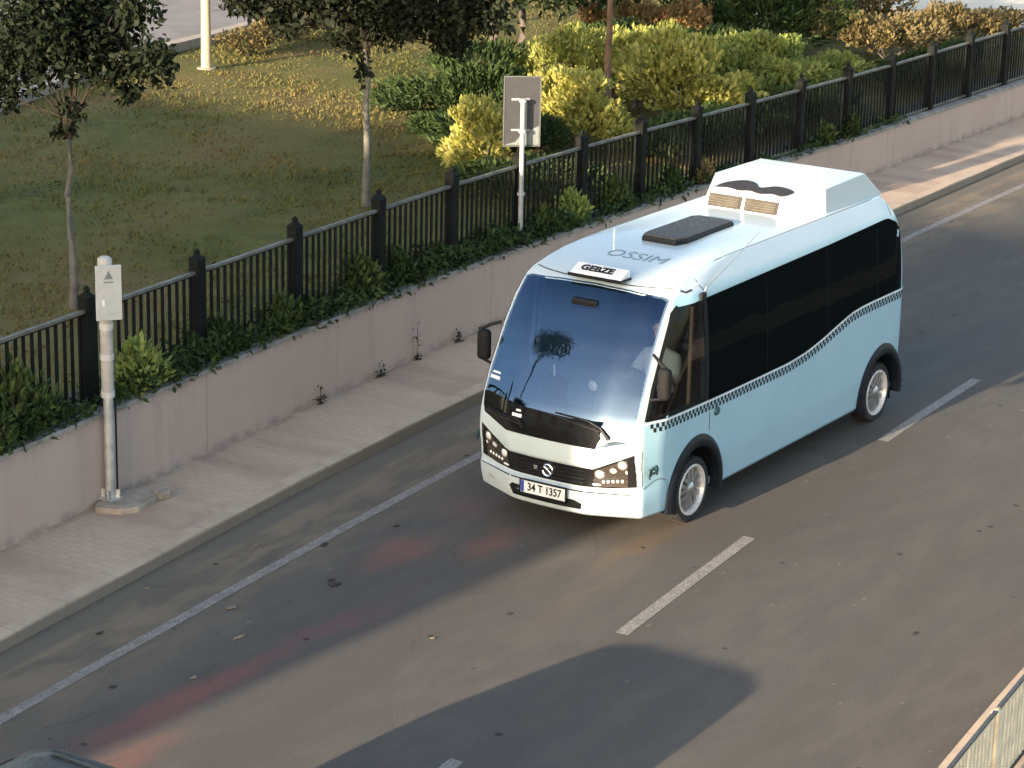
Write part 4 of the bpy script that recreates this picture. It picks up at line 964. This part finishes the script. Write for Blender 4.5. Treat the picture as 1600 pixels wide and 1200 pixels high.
tag(sl_, 'broken concrete slab on the sidewalk at the foot of the bus stop pole', 'slab')
ck = poly_extrude('broken_chunk', [(-3.02, 4.50), (-2.88, 4.48), (-2.80, 4.57), (-2.88, 4.66), (-2.97, 4.62)], .12, .20, CONC, None, .012); tag(ck, 'small loose chunk of concrete beside the slab', 'rubble')

s2 = empty('street_sign', (6.16, 6.0+.02, fz(6))); s2.location = (5.66, 5.88, fz(6)+.01)
tag(s2, 'galvanised sign pole at the fence carrying a large grey board seen from behind', 'street sign')
MB().tube([(0, 0, 0), (0, 0, 1.92)], .032, 16).build('pole', GALV, s2, smooth=40)
for z in (.14, .68, 1.50, 1.90):
    MB().tube([(0, 0, z-.018), (0, 0, z+.018)], .052, 16).build('clamp', pm('clamp_steel', (.42, .43, .42), .5, .2), s2, smooth=40)
b2 = empty('x', (0, 0, 0)); bpy.data.objects.remove(b2)
b2 = MB().box(-.24, .24, -.012, .012, -.46, .46).build('sign_board', pm('grey_board_back', (.040, .041, .047), .6, .1, var=.1), s2, (.10, .08, 1.74), bevel=.012)
b2.rotation_euler.z = R(-50)
rimb = MB()
for a_ in ((-.245, .245, .445, .462), (-.245, .245, -.462, -.445), (-.245, -.228, -.444, .444), (.228, .245, -.444, .444)): rimb.box(a_[0], a_[1], -.02, -.0125, a_[2], a_[3])
rimb.build('board_rim', pm('rim_grey', (.09, .095, .095), .5), b2)
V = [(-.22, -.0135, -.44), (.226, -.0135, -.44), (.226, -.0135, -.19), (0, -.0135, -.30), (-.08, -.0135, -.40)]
MB().add(V+[(x, -.0125, z) for x, y, z in V], [(0, 1, 2, 3, 4), (5, 6, 7, 8, 9)]+[(i, (i+1) % 5, 5+(i+1) % 5, 5+i) for i in range(5)]).build('sunlit_corner', pm('sunlit_corner', (.17, .19, .185), .5), b2)  # pale shape painted as sunlight across the board's lower corner
for z in (-.24, .16): MB().box(-.14, .10, -.036, -.0205, z-.012, z+.012).build('bracket', pm('clamp_steel', (.42, .43, .42), .5, .2), b2)

lp = empty('street_lamp', (14.05, 18.3, fz(14))); tag(lp, 'cream tapered lamp post at the far end of the lawn', 'street lamp')
MB().tube([(0, 0, 0), (0, 0, 1), (0, 0, 6.4)], [.10, .088, .055], 20).build('post', pm('cream_post', (.40, .32, .22), .5, var=.1), lp, smooth=40)
MB().tube([(0, 0, -.02), (0, 0, .04)], .17, 20).build('base', CONC, lp)
MB().tube([(0, 0, 6.4), (.1, .35, 6.75), (.25, 1.1, 6.9)], [.05, .045, .04], 12).build('arm', pm('cream_post', (.40, .32, .22), .5), lp, smooth=40)
MB().box(-.14, .14, -.35, .35, -.06, .05).build('lamp_head', GALV, lp, (.3, 1.4, 6.9), bevel=.03)
pp = MB().tube([(0, 0, 0), (0, 0, 1.35)], .035, 12).build('bollard', pm('pale_bollard', (.62, .60, .55), .5), None, (24.3, 12.4, fz(24)+.55)); tag(pp, 'thin pale post behind the orange and bronze bushes', 'post'); pp.location.z = fz(24)

# ------------------------------------------------------------------ weeds at the foot of the wall, litter on the road
for k, (x, h_, lab) in enumerate(((2.78, .42, 'tall thin weed growing at the foot of the wall'), (.62, .16, 'small dark weed at the wall foot, left of the tall thin one'), (1.95, .10, 'tiny weed in the pavement joint between the tall weed and the small dark one'), (3.75, .12, 'low weed at the wall foot nearest the bus mirror'))):
    wd = empty('weed', (x, float(wall_y(x))-.045, .118)); tag(wd, lab, 'weed'); r2 = np.random.default_rng(300+k)
    MB().tube([(0, 0, 0), (.01, -.01, h_*.5), (-.01, -.015, h_)], [.007, .005, .003], 5).build('stem', DARKBARK, wd)
    P = np.stack([r2.normal(size=60)*.035, r2.normal(size=60)*.02-.02, np.abs(r2.normal(size=60))*.05+(r2.random(60) < .35)*r2.random(60)*h_], 1)
    link('leaves', leaf_mesh('leaves', P, .045, r2, .4, -.2), SHADEL, wd)
DLEAF = pm('dry_dark_leaf', (.030, .022, .016), .9); PLEAF = pm('dry_pale_leaf', (.24, .185, .12), .9)
r3 = np.random.default_rng(9)
spots = [(-3.59, 1.86, .09, 0), (-3.50, 1.95, .055, 0), (-2.78, 2.60, .08, 0), (-5.77, 2.81, .05, 0), (-6.04, 1.49, .055, 1), (-5.1, 1.75, .055, 1), (-4.6, 2.25, .055, 1), (-6.6, 1.9, .045, 0), (-1.9, 2.35, .045, 0), (-4.1, .35, .04, 1),
         (.4, -2.1, .04, 0), (-1.4, -3.1, .04, 0), (-3.2, 3.1, .05, 1), (-4.7, 3.2, .045, 1)]
for x, y, sz, pale in spots:
    n = 9; an = np.sort(r3.random(n))*6.283; rr = sz*(.55+.6*r3.random(n)); z = .006+.009*r3.random(n); sx = r3.uniform(.7, 1.5)
    V = [(0, 0, .010)]+[(rr[i]*math.cos(an[i])*sx, rr[i]*math.sin(an[i])*.6, z[i]) for i in range(n)]
    V += [(a, b, c-.004) for a, b, c in V]; m_ = n+1
    F = [(0, 1+i, 1+(i+1) % n) for i in range(n)]+[(m_, m_+1+(i+1) % n, m_+1+i) for i in range(n)]+[(1+i, m_+1+i, m_+1+(i+1) % n, 1+(i+1) % n) for i in range(n)]
    lf = MB().add(V, F).build('fallen_leaf', PLEAF if pale else DLEAF, None, (x, y, 0))
    tag(lf, 'pale dry leaf lying flat on the road' if pale else 'dark shrivelled leaf lying on the road', 'leaf', 'pale leaves on the road' if pale else 'dark leaves on the road')

# ------------------------------------------------------------------ dark car in the lower left corner
carr = empty('parked_car', (-11.70, -1.29, -.01)); carr.name = 'car'
carr.scale = (1, 1.12, .95); tag(carr, 'dark car with only its rear roof edge showing in the lower left corner', 'car')
CP = pm('black_car_paint', (.012, .010, .009), .5, .1, coat=.1)
CL = [(.22, -2.15, .5, -1.95, .78, .84, 2.1), (.34, -2.25, .55, -2.05, .85, .91, 2.2), (.60, -2.27, .56, -2.08, .87, .935, 2.24), (.80, -2.2, .56, -2.02, .87, .935, 2.23), (.93, -2.0, .55, -1.85, .85, .92, 2.19), (.99, -1.25, .55, -1.15, .82, .90, 2.15),
      (1.15, -.85, .52, -.78, .78, .83, 2.08), (1.35, -.50, .48, -.42, .70, .75, 1.93), (1.46, -.22, .42, -.16, .63, .69, 1.80), (1.505, .1, .35, .12, .55, .60, 1.68), (1.53, .5, .25, .5, .35, .4, 1.4)]
Vc, Fc = loft(CL); t_ = bmesh.new(); vv = [t_.verts.new(p) for p in Vc]
for f in Fc: t_.faces.new([vv[i] for i in f])
bmesh.ops.triangulate(t_, faces=t_.faces[:]); CB = BVHTree.FromBMesh(t_); t_.free()
cb = MB().add(Vc, Fc).build('body', CP, carr)
cs = [prism_y([(x+.40*math.cos(2*math.pi*k/40), .34+.40*math.sin(2*math.pi*k/40)) for k in range(40)], min(s*.6, s*1.3), max(s*.6, s*1.3)) for x in (-1.38, 1.38) for s in (-1, 1)]
YC_ = YC
for c in cs:
    m = cb.modifiers.new('b', 'BOOLEAN'); m.object = c; m.operation = 'DIFFERENCE'; m.solver = 'EXACT'; c.location = carr.location
bpy.context.view_layer.update()
me = bpy.data.meshes.new_from_object(cb.evaluated_get(bpy.context.evaluated_depsgraph_get())); cb.modifiers.clear(); cb.data = me
for c in cs: bpy.data.objects.remove(c)
me.materials.clear(); me.materials.append(CP); me.shade_smooth(); me.set_sharp_from_angle(angle=R(30))
for ax in ('yn', 'yp'):
    patch(CB, 'side_window', [(-1.0, 1.03), (.15, 1.05), (.15, 1.42), (-.3, 1.40), (-.65, 1.25)], ax, .004, DARKGLASS, carr, .2, .01)
    patch(CB, 'side_window', [(.22, 1.05), (1.9, 1.12), (1.75, 1.36), (1.4, 1.43), (.22, 1.43)], ax, .004, DARKGLASS, carr, .2, .01)
    ribbon(CB, 'door_seam', [(.18, .35), (.18, 1.02)], ax, .012, .002, BLACK, carr)
    ribbon(CB, 'roof_rail', [(-.2, 1.475), (1.5, 1.475)], ax, .02, .02, BLACK, carr)
patch(CB, 'windscreen', [(-.70, 1.03), (.70, 1.03), (.58, 1.42), (-.58, 1.42)], 'x', .004, DARKGLASS, carr, .15, .01)
patch(CB, 'rear_window', [(-.72, 1.10), (.72, 1.10), (.60, 1.42), (-.60, 1.42)], 'xr', .004, DARKGLASS, carr, .15, .01)
for s in (-1, 1):
    patch(CB, 'tail_light', [(s*.60, .85), (s*.84, .88), (s*.82, 1.05), (s*.60, 1.0)], 'xr', .006, pm('red_lens', (.45, .02, .02), .2), carr, .08, .01)
    patch(CB, 'headlight', [(s*.50, .68), (s*.80, .72), (s*.80, .86), (s*.50, .80)], 'x', .006, LENS, carr, .08, .01)
    MB().box(-.95, -.78, s*.98-.09, s*.98+.09, 1.0, 1.15).build('mirror', CP, carr, bevel=.03, smooth=50)
patch(CB, 'grille', [(-.42, .62), (.42, .62), (.45, .80), (-.45, .80)], 'x', .004, BLACK, carr, .1, .01)
ribbon(CB, 'roof_edge_trim', [(1.66, y) for y in np.linspace(-.5, .5, 12)], 'z', .05, .02, BLACK, carr)
for x in (-1.38, 1.38):
    for s in (-1, 1):
        wt = MB().lathe([(.20, -.1), (.31, -.11), (.34, -.08), (.34, .08), (.31, .11), (.20, .1)], 'y', 40).build('wheel', RUBBER, carr, (x, s*.80, .34), smooth=35)
        rm = MB(); rm.lathe([(.0001, s*.06), (.05, s*.065), (.07, s*.04)], 'y', 20)
        rm.lathe([(.185, s*.05), (.205, s*.105), (.215, s*.09)], 'y', 40)
        for k in range(5): rm.box(-.022, .022, min(s*.03, s*.07), max(s*.03, s*.07), .04, .20, Matrix.Rotation(2*math.pi*k/5, 4, 'Y'))
        rm.build('rim', SILVER, wt, smooth=35)

# ------------------------------------------------------------------ driver
def skin_body(name, nodes, edges, mat, parent, sub=2):
    me = bpy.data.meshes.new(name); me.from_pydata([n_[0] for n_ in nodes], edges, [])
    o = bpy.data.objects.new(name, me); COL.objects.link(o)
    sk = o.modifiers.new('s', 'SKIN'); sk.use_smooth_shade = True
    for i, n_ in enumerate(nodes):
        d_ = me.skin_vertices[0].data[i]; d_.radius = n_[1] if hasattr(n_[1], '__len__') else (n_[1], n_[1]); d_.use_root = (i == 0)
    sb = o.modifiers.new('u', 'SUBSURF'); sb.levels = sub; sb.render_levels = sub
    bpy.context.view_layer.update()
    m2 = bpy.data.meshes.new_from_object(o.evaluated_get(bpy.context.evaluated_depsgraph_get())); o.modifiers.clear(); o.data = m2
    m2.materials.clear(); m2.materials.append(mat); m2.shade_smooth(); o.parent = parent; return o
drv = empty('person', (.14, YC-.47, 1.02)); tag(drv, 'driver in a pale shirt sitting at the steering wheel of the minibus', 'person')
SKINM = pm('skin', (.42, .27, .19), .55, var=.05); SHIRT = pm('pale_shirt', (.62, .64, .66), .85, var=.06); HAIRM = pm('dark_hair', (.02, .016, .013), .7)
TROU = pm('dark_trousers', (.03, .035, .05), .9)
N = [((0.02, 0, .22), (.15, .12)), ((.04, 0, .42), (.15, .115)), ((.06, 0, .60), (.17, .115)), ((.05, 0, .68), .06), ((.03, 0, .76), .055),
     ((.05, .17, .60), .062), ((-.10, .24, .42), .05), ((-.30, .19, .44), .036), ((.05, -.17, .60), .062), ((-.10, -.24, .42), .05), ((-.30, -.19, .44), .036),
     ((-.02, .09, .18), .09), ((-.34, .13, .20), .075), ((-.42, .13, -.0), .055), ((-.02, -.09, .18), .09), ((-.34, -.13, .20), .075), ((-.42, -.13, -.0), .055),
     ((-.37, .17, .45), .03), ((-.37, -.17, .45), .03), ((.02, 0, .83), (.075, .085)), ((.01, 0, .93), (.078, .09)), ((.015, 0, .985), (.05, .055))]
Ed = [(0, 1), (1, 2), (2, 3), (3, 4), (4, 19), (19, 20), (20, 21), (2, 5), (5, 6), (6, 7), (7, 17), (2, 8), (8, 9), (9, 10), (10, 18), (0, 11), (11, 12), (12, 13), (0, 14), (14, 15), (15, 16)]
pb_ = skin_body('body', N, Ed, SKINM, drv)
def grow(name, sel, mat, off):
    """clothing: the body faces that pass sel, pushed out along their normals"""
    bm = bmesh.new(); bm.from_mesh(pb_.data)
    bmesh.ops.delete(bm, geom=[f for f in bm.faces if not sel(f.calc_center_median())], context='FACES')
    for v in bm.verts: v.co += v.normal*off
    me = bpy.data.meshes.new(name); bm.to_mesh(me); bm.free(); me.materials.clear(); me.materials.append(mat); me.shade_smooth(); return link(name, me, None, drv)
grow('shirt', lambda c: .25 < c.z < .70 and c.x > -.16, SHIRT, .014)
grow('trousers', lambda c: c.z <= .27 or (c.z < .3 and c.x < -.2), TROU, .012)
grow('hair', lambda c: c.z > .95 or (c.z > .84 and c.x > .045), HAIRM, .014)
fc_ = MB(); fc_.add([(-.07, 0, .90), (-.095, 0, .855), (-.07, .014, .85), (-.07, -.014, .85)], [(0, 1, 2), (0, 3, 1), (1, 3, 2)]); fc_.build('nose', SKINM, drv)
for s in (-1, 1):
    MB().lathe([(.0001, -.004), (.012, 0), (.0001, .004)], 'x', 10, (-.073, s*.03, .905)).build('eye', pm('eye_dark', (.02, .02, .02), .2), drv)
    MB().box(-.002, .022, s*.088-.008, s*.088+.008, .865, .92).build('ear', SKINM, drv, bevel=.006)
    hb = MB()
    for k in range(4): hb.tube([(-.37, s*.17+(-.018+.012*k), .455), (-.405, s*.17+(-.018+.012*k), .47), (-.415, s*.17+(-.018+.012*k), .445), (-.395, s*.17+(-.016+.011*k), .43)], [.0085, .008, .0075, .006], 6)
    hb.tube([(-.36, s*.135, .455), (-.385, s*.125, .475), (-.40, s*.13, .48)], [.010, .009, .007], 6); hb.build('fingers', SKINM, drv, smooth=60)
MB().box(-.071, -.066, -.022, .022, .825, .832).build('mouth', pm('lips', (.30, .13, .11), .5), drv)

# ------------------------------------------------------------------ buildings across the way that throw the long shadows (outside the picture)
def building(name, x0, x1, y0, y1, h, lab, wallc, floors, bays, rz=0):
    b_ = empty(name, ((x0+x1)/2, (y0+y1)/2, 0)); tag(b_, lab, 'building'); cx, cy = (x0+x1)/2, (y0+y1)/2
    MB().box(x0-cx, x1-cx, y0-cy, y1-cy, -.3, h-.3).build('wall', pm(lab[:12], wallc, .9, var=.1, scale=1), b_)
    MB().box(x0-cx-.0, x1-cx+.0, y0-cy+.0, y1-cy, h-.3, h).build('roof', CONC, b_)
    fh = (h-.6)/floors
    for f in range(floors):
        for k in range(bays):
            yc = y0-cy+(k+.5)*(y1-y0)/bays; z = f*fh+.9
            w_ = MB().box(x1-cx+.002, x1-cx+.05, yc-.6, yc+.6, z, z+1.4).build('window', DARKGLASS, b_); MB().box(x1-cx+.002, x1-cx+.09, yc-.7, yc+.7, z-.08, z-.002).build('sill', CONC, w_)
    if rz:                                               # turn it about its near street corner
        b_.rotation_euler.z = rz; v_ = Matrix.Rotation(rz, 3, 'Z') @ Vector((x1-cx, y0-cy, 0)); b_.location = (x1-v_.x, y0-v_.y, 0)
building('apartment_block', -50, -36, 3.08, 46, 10.25, 'plain beige apartment block ahead of the minibus, outside the picture', (.38, .32, .26), 3, 11, R(-4.4))
# two more trees of the avenue and a lamp post, left of the picture; they mirror in the windscreen
tree((-10.6, 10.2, .9), 'dark-leaved avenue tree outside the left edge, nearer one', 7.0, [(0, 0, 9.7, 1.6, 1.6, 1.2), (.3, -1.0, 9.0, 1.1, 1.1, .9), (-.3, 1.0, 9.2, 1.1, 1.1, .9)], 4200, .16, MAPLE, BARK, .08, 61)
tree((-14.0, 13.6, .9), 'dark-leaved avenue tree outside the left edge, farther one', 3.2, [(0, 0, 4.6, 1.2, 1.2, .9), (.3, -.8, 4.2, .9, .9, .7), (-.2, .8, 4.3, .9, .9, .7)], 3600, .17, MAPLE, BARK, .12, 62)
#@@PART4
